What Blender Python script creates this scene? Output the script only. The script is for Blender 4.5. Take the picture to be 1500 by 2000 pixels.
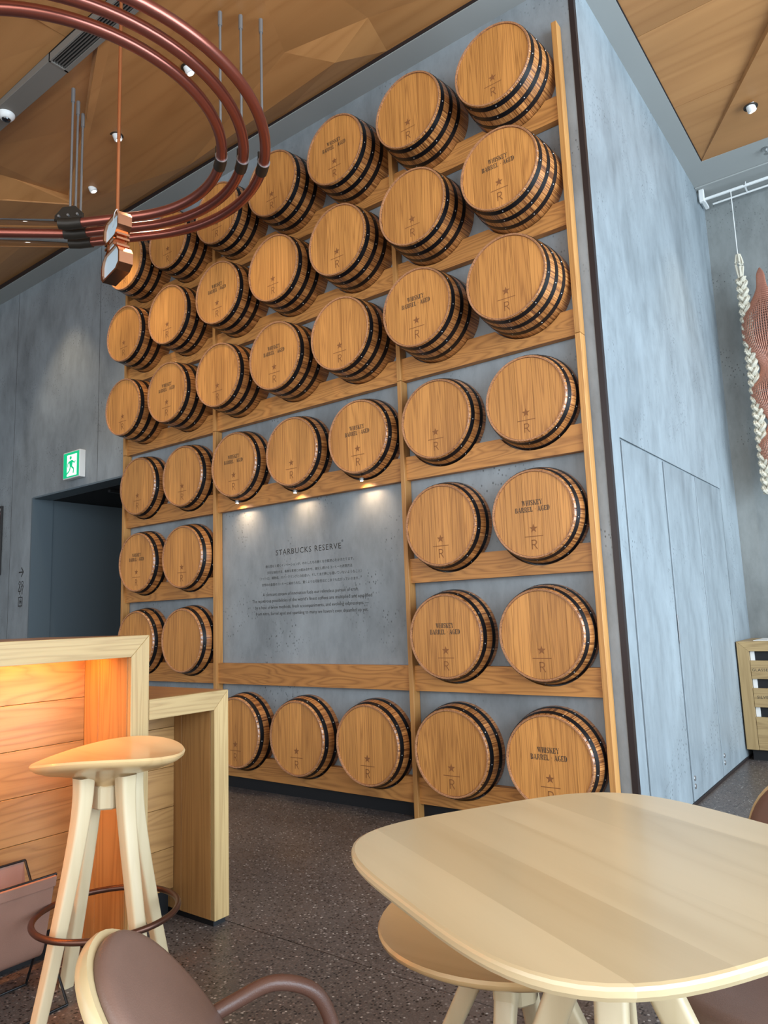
import bpy, bmesh, math, random
from mathutils import Vector, Matrix, noise as mnoise
random.seed(7)
PI = math.pi
for o in list(bpy.data.objects):
    bpy.data.objects.remove(o)
scene = bpy.context.scene
COL = scene.collection

# ------------------------------------------------------------------ camera
cd = bpy.data.cameras.new('camera')
cam = bpy.data.objects.new('camera', cd); COL.objects.link(cam)
cd.sensor_fit = 'HORIZONTAL'; cd.sensor_width = 36.0; cd.lens = 36.0 * 1416.945 / 1500.0
cd.clip_start = 0.02; cd.clip_end = 200
CR = (0.79945026, 0.59964729, -0.03608905); CU = (0.11452809, -0.09316464, 0.98904179); CF = (-0.589714, 0.79482292, 0.14315695)
CL = (1.31782, -3.56572, 1.15)
cam.matrix_world = Matrix(((CR[0], CU[0], -CF[0], CL[0]), (CR[1], CU[1], -CF[1], CL[1]), (CR[2], CU[2], -CF[2], CL[2]), (0, 0, 0, 1)))
scene.camera = cam

# ------------------------------------------------------------------ light and exposure
scene.view_settings.view_transform = 'Standard'
scene.view_settings.look = 'None'
scene.view_settings.gamma = 1.0
scene.view_settings.use_curve_mapping = False
scene.view_settings.exposure = 0.20
w = bpy.data.worlds.new('sky'); scene.world = w; w.use_nodes = True
bg = w.node_tree.nodes['Background']; bg.inputs[0].default_value = (0.72, 0.86, 1.0, 1); bg.inputs[1].default_value = 1.3

def area(name, loc, target, sx, sy, power, color):
    l = bpy.data.lights.new(name, 'AREA'); l.shape = 'RECTANGLE'; l.size = sx; l.size_y = sy; l.energy = power; l.color = color
    o = bpy.data.objects.new(name, l); COL.objects.link(o); o.location = loc
    o.rotation_euler = (Vector(target) - Vector(loc)).to_track_quat('-Z', 'Y').to_euler()
    return o
area('daylight_right_window', (5.3, -1.6, 2.3), (0, -1.6, 2.2), 8.0, 3.6, 820, (0.70, 0.86, 1.0))
area('daylight_rear_window', (0.5, -6.8, 2.3), (-0.5, 0, 2.2), 7.5, 3.6, 190, (1.0, 0.96, 0.90))

# ------------------------------------------------------------------ helpers
def tag(o, label=None, cat=None, group=None, kind=None):
    if label: o['label'] = label
    if cat: o['category'] = cat
    if group: o['group'] = group
    if kind: o['kind'] = kind
    return o
def empty(name, loc=(0, 0, 0), rz=0.0, label=None, cat=None, group=None):
    o = bpy.data.objects.new(name, None); COL.objects.link(o); o.location = loc; o.rotation_euler = (0, 0, rz)
    o.empty_display_size = 0.1
    return tag(o, label, cat, group)
def link(name, me, parent=None, loc=None):
    o = bpy.data.objects.new(name, me); COL.objects.link(o)
    if parent: o.parent = parent
    if loc: o.location = loc
    return o
def data(name, verts, faces, mat, smooth=False):
    me = bpy.data.meshes.new(name); me.from_pydata([tuple(v) for v in verts], [], faces); me.update()
    if mat:
        me.materials.append(mat)
    if smooth:
        me.shade_smooth() if hasattr(me, 'shade_smooth') else [setattr(p, 'use_smooth', True) for p in me.polygons]
    return me
def fixn(me):
    bm = bmesh.new(); bm.from_mesh(me); bmesh.ops.recalc_face_normals(bm, faces=bm.faces); bm.to_mesh(me); bm.free(); return me
def mesh(name, verts, faces, mat, parent=None, smooth=False, off=None, fix=True):
    """off: root location subtracted so verts can be given in world space"""
    if off is not None: verts = [(v[0] - off[0], v[1] - off[1], v[2] - off[2]) for v in verts]
    me = data(name, verts, faces, mat, smooth)
    if fix: fixn(me)
    return link(name, me, parent)
def boxdata(name, x0, x1, y0, y1, z0, z1, mat, bev=0.0, off=None):
    if off is not None: x0 -= off[0]; x1 -= off[0]; y0 -= off[1]; y1 -= off[1]; z0 -= off[2]; z1 -= off[2]
    v = [(x, y, z) for x in (x0, x1) for y in (y0, y1) for z in (z0, z1)]
    f = [(0, 1, 3, 2), (4, 6, 7, 5), (0, 4, 5, 1), (2, 3, 7, 6), (0, 2, 6, 4), (1, 5, 7, 3)]
    me = data(name, v, f, mat)
    bm = bmesh.new(); bm.from_mesh(me); bmesh.ops.recalc_face_normals(bm, faces=bm.faces)
    if bev: bmesh.ops.bevel(bm, geom=bm.edges[:], offset=bev, segments=1, affect='EDGES')
    bm.to_mesh(me); bm.free(); return me
def box(name, x0, x1, y0, y1, z0, z1, mat, parent=None, bev=0.0, off=None):
    return link(name, boxdata(name, x0, x1, y0, y1, z0, z1, mat, bev, off), parent)
def prismdata(poly, d0, d1, fn):
    """2D polygon extruded between d0 and d1; fn(u, v, d) -> xyz"""
    n = len(poly); v = [fn(u, w_, d0) for u, w_ in poly] + [fn(u, w_, d1) for u, w_ in poly]
    f = [tuple(range(n)), tuple(range(2 * n - 1, n - 1, -1))] + [(i, (i + 1) % n, n + (i + 1) % n, n + i) for i in range(n)]
    return v, f
XZ = lambda u, v, d: (u, d, v)
def prism(name, poly, d0, d1, fn, mat, parent=None, off=None, bev=0.0):
    v, f = prismdata(poly, d0, d1, fn); o = mesh(name, v, f, mat, parent, off=off)
    if bev:
        bm = bmesh.new(); bm.from_mesh(o.data); bmesh.ops.bevel(bm, geom=bm.edges[:], offset=bev, segments=1, affect='EDGES'); bm.to_mesh(o.data); bm.free()
    return o
def polysdata(polys, fn):
    v = []; f = []
    for p in polys:
        b = len(v); v += [fn(a, c) for a, c in p]; f.append(tuple(range(b, b + len(p))))
    return v, f
def lathedata(prof, n=32, closed=False, axis='Z'):
    v = []; f = []; m = len(prof)
    for i in range(n):
        a = 2 * PI * i / n; c, s = math.cos(a), math.sin(a)
        for r, z in prof:
            v.append((r * c, r * s, z) if axis == 'Z' else (r * c, z, r * s))
    for i in range(n):
        j = (i + 1) % n
        for k in range(m - 1 if not closed else m):
            k2 = (k + 1) % m
            f.append((i * m + k, j * m + k, j * m + k2, i * m + k2))
    if not closed:
        if prof[0][0] > 1e-6: f.append(tuple(i * m for i in range(n)))
        if prof[-1][0] > 1e-6: f.append(tuple(i * m + m - 1 for i in range(n)))
    return v, f
def clean(me):
    bm = bmesh.new(); bm.from_mesh(me); bmesh.ops.remove_doubles(bm, verts=bm.verts, dist=1e-5); bmesh.ops.recalc_face_normals(bm, faces=bm.faces); bm.to_mesh(me); bm.free(); return me
def lathe(name, prof, mat, parent=None, loc=None, n=32, smooth=True, closed=False, axis='Z'):
    v, f = lathedata(prof, n, closed, axis); me = data(name, v, f, mat, smooth); clean(me)
    if smooth: autos(me)
    return link(name, me, parent, loc)
def autos(me, ang=0.6):
    bm = bmesh.new(); bm.from_mesh(me)
    for e in bm.edges:
        e.smooth = not (len(e.link_faces) == 2 and e.calc_face_angle(0) > ang)
    for fc in bm.faces: fc.smooth = True
    bm.to_mesh(me); bm.free(); return me
def sweepdata(path, radius, n=12, closed=False, section=None, up=(0, 0, 1)):
    """tube (or custom section) along a path; radius number or list. section: list of (a, b) in frame (side, up)"""
    P = [Vector(p) for p in path]; m = len(P); v = []; f = []
    rad = radius if isinstance(radius, (list, tuple)) else [radius] * m
    sec = section or [(math.cos(2 * PI * k / n), math.sin(2 * PI * k / n)) for k in range(n)]
    ns = len(sec); upv = Vector(up)
    for i in range(m):
        if closed: t = P[(i + 1) % m] - P[i - 1]
        else: t = P[min(i + 1, m - 1)] - P[max(i - 1, 0)]
        t.normalize(); side = t.cross(upv)
        if side.length < 1e-4: side = t.cross(Vector((1, 0, 0)))
        side.normalize(); u2 = side.cross(t)
        r = rad[i]; ra, rb = r if isinstance(r, (tuple, list)) else (r, r)
        for a, b in sec: v.append(tuple(P[i] + side * (a * ra) + u2 * (b * rb)))
    for i in range(m if closed else m - 1):
        j = (i + 1) % m
        for k in range(ns):
            k2 = (k + 1) % ns; f.append((i * ns + k, i * ns + k2, j * ns + k2, j * ns + k))
    if not closed:
        f.append(tuple(range(ns - 1, -1, -1))); f.append(tuple((m - 1) * ns + k for k in range(ns)))
    return v, f
def tube(name, path, radius, mat, parent=None, n=12, closed=False, off=None, section=None, up=(0, 0, 1)):
    v, f = sweepdata(path, radius, n, closed, section, up)
    o = mesh(name, v, f, mat, parent, True, off); autos(o.data, 0.9); return o
def spline(pts, k=6):
    P = [Vector(p) for p in pts]; out = []
    for i in range(len(P) - 1):
        a, b, c, d = P[max(i - 1, 0)], P[i], P[i + 1], P[min(i + 2, len(P) - 1)]
        for j in range(k):
            t = j / k
            out.append(0.5 * ((2 * b) + (c - a) * t + (2 * a - 5 * b + 4 * c - d) * t * t + (3 * b - a - 3 * c + d) * t ** 3))
    out.append(P[-1]); return [tuple(p) for p in out]
RSEC = []
for cx, cy, a0 in ((.62, .62, 0), (-.62, .62, 90), (-.62, -.62, 180), (.62, -.62, 270)):
    for k in range(4):
        a = math.radians(a0 + 30 * k); RSEC.append((cx + .38 * math.cos(a), cy + .38 * math.sin(a)))
def copy_tree(o, parent=None):
    c = o.copy(); COL.objects.link(c); c.parent = parent
    for ch in o.children: copy_tree(ch, c)
    return c

# ------------------------------------------------------------------ materials
def nodes(name):
    m = bpy.data.materials.new(name); m.use_nodes = True; nt = m.node_tree; b = nt.nodes['Principled BSDF']
    return m, nt, b
def N(nt, t, **kw):
    n = nt.nodes.new(t)
    for k, v in kw.items(): setattr(n, k, v)
    return n
def plain(name, col, rough=0.5, metal=0.0, emit=None, es=0.0, coat=0.0, trans=0.0, ior=1.45):
    m, nt, b = nodes(name); b.inputs['Base Color'].default_value = (*col, 1); b.inputs['Roughness'].default_value = rough; b.inputs['Metallic'].default_value = metal
    b.inputs['IOR'].default_value = ior
    if emit: b.inputs['Emission Color'].default_value = (*emit, 1); b.inputs['Emission Strength'].default_value = es
    if coat: b.inputs['Coat Weight'].default_value = coat
    if trans: b.inputs['Transmission Weight'].default_value = trans
    return m
def math_(nt, op, a, bval=None, b=None):
    n = N(nt, 'ShaderNodeMath', operation=op); nt.links.new(a, n.inputs[0])
    if b is not None: nt.links.new(b, n.inputs[1])
    elif bval is not None: n.inputs[1].default_value = bval
    return n.outputs[0]
def mixc(nt, fac, a, b, blend='MIX'):
    n = N(nt, 'ShaderNodeMix', data_type='RGBA', blend_type=blend)
    if isinstance(fac, float): n.inputs[0].default_value = fac
    else: nt.links.new(fac, n.inputs[0])
    for i, x in ((6, a), (7, b)):
        if isinstance(x, tuple): n.inputs[i].default_value = (*x, 1)
        else: nt.links.new(x, n.inputs[i])
    return n.outputs[2]
def ramp(nt, fac, stops):
    n = N(nt, 'ShaderNodeValToRGB'); nt.links.new(fac, n.inputs[0]); cr = n.color_ramp
    while len(cr.elements) < len(stops): cr.elements.new(0.5)
    for e, (p, c) in zip(cr.elements, stops):
        e.position = p; e.color = (*c, 1) if len(c) == 3 else c
    return n.outputs[0]
def coords(nt, rnd=True):
    tc = N(nt, 'ShaderNodeTexCoord'); v = tc.outputs['Object']
    if rnd:
        oi = N(nt, 'ShaderNodeObjectInfo'); s = N(nt, 'ShaderNodeVectorMath', operation='SCALE'); s.inputs[0].default_value = (17.3, 9.1, 23.7)
        nt.links.new(oi.outputs['Random'], s.inputs['Scale'])
        a = N(nt, 'ShaderNodeVectorMath', operation='ADD'); nt.links.new(v, a.inputs[0]); nt.links.new(s.outputs[0], a.inputs[1]); v = a.outputs[0]
        return v, oi.outputs['Random']
    return v, None
def vscale(nt, v, s):
    n = N(nt, 'ShaderNodeVectorMath', operation='MULTIPLY'); nt.links.new(v, n.inputs[0]); n.inputs[1].default_value = s; return n.outputs[0]
def noise(nt, v, scale, detail=2.0, rough=0.5, dist=0.0):
    n = N(nt, 'ShaderNodeTexNoise'); nt.links.new(v, n.inputs['Vector']); n.inputs['Scale'].default_value = scale
    n.inputs['Detail'].default_value = detail; n.inputs['Roughness'].default_value = rough; n.inputs['Distortion'].default_value = dist; return n.outputs[0]
def wood(name, light, dark, axis='Z', across=9.0, along=0.7, rings=9.0, contrast=0.75, fibre=0.35, rough=0.45, vary=0.18, coat=0.0, rnd=True, bump=0.15):
    m, nt, b = nodes(name); v, r = coords(nt, rnd); ax = 'XYZ'.index(axis)
    s = [across] * 3; s[ax] = along
    n1 = noise(nt, vscale(nt, v, tuple(s)), 1.0, 1.5, 0.45, 0.25)
    g = math_(nt, 'PINGPONG', math_(nt, 'MULTIPLY', n1, rings), 0.5)
    g = math_(nt, 'POWER', math_(nt, 'MULTIPLY', g, 2.0), 1.8)
    s2 = [160.0] * 3; s2[ax] = 5.0
    n2 = noise(nt, vscale(nt, v, tuple(s2)), 1.0, 2.0, 0.6)
    f = math_(nt, 'MULTIPLY', g, contrast)
    f2 = math_(nt, 'MULTIPLY', math_(nt, 'SUBTRACT', n2, 0.5), fibre * 2)
    fac = N(nt, 'ShaderNodeClamp'); nt.links.new(math_(nt, 'ADD', f, b=f2), fac.inputs[0])
    col = mixc(nt, fac.outputs[0], light, dark)
    s3 = [2.5] * 3; s3[ax] = 0.5
    n3 = noise(nt, vscale(nt, v, tuple(s3)), 1.0, 2.0)
    tone = ramp(nt, n3, [(0.3, (0.86, 0.83, 0.78)), (0.7, (1.08, 1.06, 1.04))])
    col = mixc(nt, 1.0, col, tone, 'MULTIPLY')
    if rnd and vary:
        t2 = ramp(nt, r, [(0.0, (1 - vary, 1 - vary * 1.15, 1 - vary * 1.3)), (0.5, (1, 1, 1)), (1.0, (1 + vary * .6, 1 + vary * .6, 1 + vary * .6))])
        col = mixc(nt, 1.0, col, t2, 'MULTIPLY')
    nt.links.new(col, b.inputs['Base Color']); b.inputs['Roughness'].default_value = rough
    if coat: b.inputs['Coat Weight'].default_value = coat; b.inputs['Coat Roughness'].default_value = 0.15
    if bump:
        bp = N(nt, 'ShaderNodeBump'); bp.inputs['Strength'].default_value = bump; bp.inputs['Distance'].default_value = 0.002; nt.links.new(fac.outputs[0], bp.inputs['Height']); nt.links.new(bp.outputs[0], b.inputs['Normal'])
    return m
def concrete(name, base, var=0.16, rough=0.6, pits=True):
    m, nt, b = nodes(name); v, _ = coords(nt, False)
    n1 = noise(nt, vscale(nt, v, (1, 1, 0.55)), 1.3, 5.0, 0.62, 0.4)
    n2 = noise(nt, vscale(nt, v, (3, 3, 1.2)), 3.2, 6.0, 0.7)
    lo = tuple(c * (1 - var * 1.7) for c in base); hi = tuple(min(1, c * (1 + var * 1.25)) for c in base)
    c1 = ramp(nt, n1, [(0.28, lo), (0.5, base), (0.72, hi)])
    c2 = ramp(nt, n2, [(0.3, (0.82, 0.82, 0.82)), (0.5, (1, 1, 1)), (0.75, (1.14, 1.14, 1.15))])
    col = mixc(nt, 1.0, c1, c2, 'MULTIPLY')
    h = n2
    if pits:
        vo = N(nt, 'ShaderNodeTexVoronoi'); vo.inputs['Scale'].default_value = 48; vo.inputs['Randomness'].default_value = 1.0
        nt.links.new(vscale(nt, v, (1, 1, 0.7)), vo.inputs['Vector'])
        msk = noise(nt, v, 2.3, 3.0, 0.6)
        mk = ramp(nt, msk, [(0.53, (0, 0, 0)), (0.64, (1, 1, 1))])
        pt = ramp(nt, vo.outputs['Distance'], [(0.12, (1, 1, 1)), (0.27, (0, 0, 0))])
        pm = math_(nt, 'MULTIPLY', mk, b=pt)
        col = mixc(nt, pm, col, tuple(c * 0.35 for c in base))
        h = math_(nt, 'SUBTRACT', n2, b=pm)
    nt.links.new(col, b.inputs['Base Color']); b.inputs['Roughness'].default_value = rough
    bp = N(nt, 'ShaderNodeBump'); bp.inputs['Strength'].default_value = 0.25; bp.inputs['Distance'].default_value = 0.006; nt.links.new(h, bp.inputs['Height']); nt.links.new(bp.outputs[0], b.inputs['Normal'])
    return m
def terrazzo(name):
    m, nt, b = nodes(name); v, _ = coords(nt, False)
    vo = N(nt, 'ShaderNodeTexVoronoi'); vo.inputs['Scale'].default_value = 95; nt.links.new(v, vo.inputs['Vector'])
    sep = N(nt, 'ShaderNodeSeparateColor'); nt.links.new(vo.outputs['Color'], sep.inputs[0])
    dist = ramp(nt, vo.outputs['Distance'], [(0.36, (1, 1, 1)), (0.48, (0, 0, 0))])
    n1 = noise(nt, v, 1.1, 4.0, 0.6)
    base = ramp(nt, n1, [(0.3, (0.055, 0.046, 0.043)), (0.7, (0.12, 0.10, 0.092))])
    n4 = noise(nt, v, 240, 3.0, 0.8)
    base = mixc(nt, 1.0, base, ramp(nt, n4, [(0.3, (0.55, 0.55, 0.55)), (0.7, (1.5, 1.45, 1.4))]), 'MULTIPLY')
    chip = ramp(nt, sep.outputs[0], [(0.0, (0.012, 0.011, 0.012)), (0.30, (0.016, 0.014, 0.014)), (0.32, (0.10, 0.082, 0.073)), (0.86, (0.13, 0.108, 0.098)), (0.94, (0.24, 0.21, 0.19)), (1.0, (0.40, 0.38, 0.35))])
    col = mixc(nt, dist, base, chip)
    nt.links.new(col, b.inputs['Base Color'])
    rr = ramp(nt, n1, [(0.3, (0.32,) * 3), (0.7, (0.5,) * 3)]); nt.links.new(rr, b.inputs['Roughness'])
    return m
def leather(name, col, rough=0.5):
    m, nt, b = nodes(name); v, _ = coords(nt, False)
    vo = N(nt, 'ShaderNodeTexVoronoi'); vo.inputs['Scale'].default_value = 420; nt.links.new(v, vo.inputs['Vector'])
    n1 = noise(nt, v, 9, 3)
    c = mixc(nt, n1, tuple(x * .82 for x in col), tuple(x * 1.15 for x in col)); nt.links.new(c, b.inputs['Base Color']); b.inputs['Roughness'].default_value = rough
    bp = N(nt, 'ShaderNodeBump'); bp.inputs['Strength'].default_value = 0.18; bp.inputs['Distance'].default_value = 0.001; nt.links.new(vo.outputs['Distance'], bp.inputs['Height']); nt.links.new(bp.outputs[0], b.inputs['Normal'])
    return m
def stave_mat(name):
    """wood whose tone changes from stave to stave around the barrel axis (local Y), grain along Y"""
    m, nt, b = nodes(name); tc = N(nt, 'ShaderNodeTexCoord'); sp = N(nt, 'ShaderNodeSeparateXYZ'); nt.links.new(tc.outputs['Object'], sp.inputs[0])
    oi = N(nt, 'ShaderNodeObjectInfo')
    ang = math_(nt, 'ARCTAN2', sp.outputs[0], b=sp.outputs[2])
    st = math_(nt, 'MULTIPLY', ang, 36 / (2 * PI)); cell = math_(nt, 'FLOOR', st)
    wn = N(nt, 'ShaderNodeTexWhiteNoise', noise_dimensions='2D'); cb = N(nt, 'ShaderNodeCombineXYZ'); nt.links.new(cell, cb.inputs[0]); nt.links.new(oi.outputs['Random'], cb.inputs[1]); nt.links.new(cb.outputs[0], wn.inputs[0])
    cb2 = N(nt, 'ShaderNodeCombineXYZ'); nt.links.new(math_(nt, 'MULTIPLY', ang, 34.0), cb2.inputs[0]); nt.links.new(math_(nt, 'MULTIPLY', sp.outputs[1], 3.0), cb2.inputs[1]); nt.links.new(math_(nt, 'MULTIPLY', oi.outputs['Random'], 40.0), cb2.inputs[2])
    g = noise(nt, cb2.outputs[0], 1.0, 3.0, 0.6, 0.3)
    col = ramp(nt, g, [(0.36, (0.13, 0.042, 0.011)), (0.5, (0.39, 0.155, 0.045)), (0.66, (0.56, 0.27, 0.092))])
    tone = ramp(nt, wn.outputs[0], [(0, (0.74, 0.70, 0.66)), (1, (1.12, 1.08, 1.02))])
    col = mixc(nt, 1.0, col, tone, 'MULTIPLY')
    nt.links.new(col, b.inputs['Base Color']); b.inputs['Roughness'].default_value = 0.34; b.inputs['Coat Weight'].default_value = 0.6; b.inputs['Coat Roughness'].default_value = 0.25
    return m
M = {}
M['head'] = wood('barrel_head_wood', (0.59, 0.268, 0.070), (0.26, 0.098, 0.024), 'Z', 26, 0.7, 11, 0.62, 0.28, 0.48, 0.15)
M['stave'] = stave_mat('stave_wood')
M['stave_end'] = wood('stave_end_wood', (0.46, 0.22, 0.10), (0.13, 0.045, 0.02), 'Y', 60, 5, 6, 0.7, 0.3, 0.6, 0.1)
M['hoop'] = plain('black_hoop_steel', (0.005, 0.005, 0.006), 0.38, 0.0); M['hoop'].node_tree.nodes['Principled BSDF'].inputs['Specular IOR Level'].default_value = 0.35
M['rivet'] = plain('rivet_steel', (0.55, 0.56, 0.56), 0.35, 1.0)
M['brand'] = plain('burnt_mark', (0.23, 0.085, 0.024), 0.7)
M['ink'] = plain('stencil_ink', (0.030, 0.026, 0.022), 0.6)
M['rail'] = wood('rack_rail_wood', (0.50, 0.225, 0.060), (0.22, 0.08, 0.018), 'X', 11, 1.3, 13, 0.6, 0.3, 0.5, 0.1)
M['post'] = wood('rack_post_wood', (0.50, 0.25, 0.075), (0.29, 0.12, 0.03), 'Z', 20, 0.6, 8, 0.5, 0.3, 0.5, 0.08)
M['wallc'] = concrete('wall_concrete', (0.215, 0.235, 0.247), 0.24, 0.5)
M['wallr'] = concrete('side_wall_concrete', (0.235, 0.270, 0.290), 0.20, 0.5)
M['wallf'] = concrete('far_wall_concrete', (0.20, 0.212, 0.205), 0.18, 0.6)
M['soffit'] = plain('soffit_paint', (0.31, 0.315, 0.30), 0.6)
M['ceil'] = wood('ceiling_veneer', (0.43, 0.208, 0.074), (0.345, 0.153, 0.050), 'X', 5, 0.4, 5, 0.6, 0.18, 0.45, 0.10, bump=0.03)
M['floor'] = terrazzo('terrazzo_floor')
M['black'] = plain('black_paint', (0.006, 0.006, 0.007), 0.6)
M['door'] = plain('blue_grey_door_paint', (0.105, 0.135, 0.155), 0.4)
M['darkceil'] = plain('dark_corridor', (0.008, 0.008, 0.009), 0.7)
M['trimd'] = plain('dark_corner_metal', (0.028, 0.020, 0.020), 0.4, 0.3)
M['copper'] = plain('copper_tube', (0.34, 0.115, 0.085), 0.28, 0.85)
M['cupol'] = plain('polished_copper', (0.62, 0.33, 0.20), 0.16, 1.0)
M['curod'] = plain('copper_rod', (0.66, 0.26, 0.11), 0.3, 0.85)
M['bracket'] = plain('dark_bronze', (0.030, 0.024, 0.018), 0.45, 0.3)
M['steel'] = plain('grey_rod_metal', (0.30, 0.30, 0.30), 0.4, 0.7)
M['acryl'] = plain('clear_tube', (0.93, 0.88, 0.86), 0.04, 0.0, trans=1.0, ior=1.1)
M['mirror'] = plain('pale_blue_glass', (0.60, 0.78, 0.90), 0.25, 0.0, coat=0.4)
M['ash'] = wood('counter_ash', (0.41, 0.285, 0.125), (0.27, 0.168, 0.064), 'Y', 22, 0.8, 9, 0.6, 0.4, 0.5, 0.04)
M['ashv'] = wood('counter_ash_upright', (0.41, 0.285, 0.125), (0.27, 0.168, 0.064), 'Z', 22, 0.8, 9, 0.6, 0.4, 0.5, 0.04)
M['ctop'] = wood('counter_top_wood', (0.38, 0.17, 0.06), (0.22, 0.085, 0.03), 'X', 12, 0.8, 8, 0.6, 0.3, 0.3, 0.06)
M['plank'] = wood('counter_plank', (0.38, 0.205, 0.072), (0.22, 0.105, 0.033), 'Y', 12, 1.1, 10, 0.6, 0.3, 0.45, 0.08)
M['plankv'] = wood('counter_plank_upright', (0.42, 0.22, 0.075), (0.25, 0.115, 0.035), 'Z', 13, 0.6, 9, 0.55, 0.3, 0.45, 0.08)
M['maple'] = wood('pale_maple', (0.56, 0.44, 0.25), (0.48, 0.36, 0.19), 'Y', 7, 0.8, 5, 0.5, 0.12, 0.34, 0.03, coat=0.25, bump=0.02)
M['maplel'] = wood('pale_maple_leg', (0.57, 0.47, 0.31), (0.48, 0.38, 0.23), 'Z', 12, 0.5, 5, 0.45, 0.12, 0.4, 0.05, bump=0.02)
M['seat'] = wood('worn_seat_maple', (0.60, 0.41, 0.205), (0.49, 0.31, 0.14), 'X', 7, 0.6, 5, 0.5, 0.12, 0.28, 0.03, coat=0.4, bump=0.02)
M['ring'] = plain('bronze_foot_ring', (0.10, 0.045, 0.03), 0.32, 0.7)
M['leather'] = leather('brown_leather', (0.165, 0.095, 0.071), 0.42)
M['leatherp'] = leather('pinkish_leather', (0.25, 0.135, 0.098), 0.55)
M['armt'] = leather('leather_wrapped_arm', (0.125, 0.060, 0.042), 0.38)
M['wire'] = plain('black_wire', (0.012, 0.012, 0.013), 0.35, 0.4)
M['white'] = plain('white_enamel', (0.72, 0.72, 0.70), 0.4)
M['lampglow'] = plain('lamp_lens', (1, 1, 1), 0.4, emit=(1.0, 0.93, 0.82), es=6.0)
M['spotglow'] = plain('spot_lens', (1, 1, 1), 0.4, emit=(1.0, 0.85, 0.65), es=25.0)
M['led'] = plain('amber_led', (1, 0.6, 0.3), 0.4, emit=(1.0, 0.42, 0.10), es=4.0)
M['exitg'] = plain('exit_green', (0.0, 0.28, 0.12), 0.4, emit=(0.0, 0.62, 0.25), es=0.55)
M['exitw'] = plain('exit_white', (0.8, 0.8, 0.8), 0.4, emit=(0.85, 1.0, 0.92), es=0.75)
M['grille'] = plain('vent_metal', (0.11, 0.10, 0.09), 0.5, 0.2)
M['channel'] = plain('channel_grey_paint', (0.17, 0.155, 0.135), 0.5)
M['rope'] = plain('cream_cotton_rope', (0.56, 0.52, 0.42), 0.9)
M['cumesh'] = plain('copper_wire_net', (0.42, 0.20, 0.14), 0.5, 0.5)
M['dome'] = plain('camera_dome_dark', (0.01, 0.01, 0.012), 0.1, coat=0.5)
M['glass'] = plain('window_glass', (0.9, 0.95, 1.0), 0.0, trans=1.0, ior=1.02)
M['frame'] = plain('window_frame_metal', (0.03, 0.03, 0.032), 0.4, 0.3)
M['darkw'] = wood('dark_walnut', (0.07, 0.038, 0.02), (0.04, 0.02, 0.01), 'Z')
M['poster'] = plain('poster_frame', (0.02, 0.018, 0.018), 0.5)

# ------------------------------------------------------------------ text helper
def text_polys(body, width=None, height=None, spacing=1.0, align='CENTER'):
    c = bpy.data.curves.new('t', 'FONT'); c.body = body; c.align_x = align; c.space_character = spacing; c.resolution_u = 2
    if height: c.size = height
    o = bpy.data.objects.new('t', c); COL.objects.link(o)
    dg = bpy.context.evaluated_depsgraph_get(); me = bpy.data.meshes.new_from_object(o.evaluated_get(dg))
    v = [x.co.copy() for x in me.vertices]; f = [tuple(p.vertices) for p in me.polygons]
    bpy.data.objects.remove(o); bpy.data.curves.remove(c); bpy.data.meshes.remove(me)
    if width and v:
        w_ = max(a.x for a in v) - min(a.x for a in v); s = width / w_
        mid = (max(a.x for a in v) + min(a.x for a in v)) / 2
        v = [Vector(((a.x - mid) * s, a.y * (s if not height else 1), 0)) for a in v]
    return v, f
def text_on(name, body, fn, mat, parent, width=None, height=None, spacing=1.0, align='CENTER', off=None):
    v, f = text_polys(body, width, height, spacing, align)
    return mesh(name, [fn(a.x, a.y) for a in v], f, mat, parent, off=off, fix=False)
def rc(x0, y0, x1, y1): return [(x0, y0), (x1, y0), (x1, y1), (x0, y1)]
def stroke(x0, y0, x1, y1, t):
    dx, dy = x1 - x0, y1 - y0; l = math.hypot(dx, dy); nx, ny = -dy / l * t / 2, dx / l * t / 2
    return [(x0 - nx, y0 - ny), (x1 - nx, y1 - ny), (x1 + nx, y1 + ny), (x0 + nx, y0 + ny)]
ST = lambda: [rc(.06, .03, .30, .97), rc(0, 0, .36, .07), rc(0, .93, .36, 1)]
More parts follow.
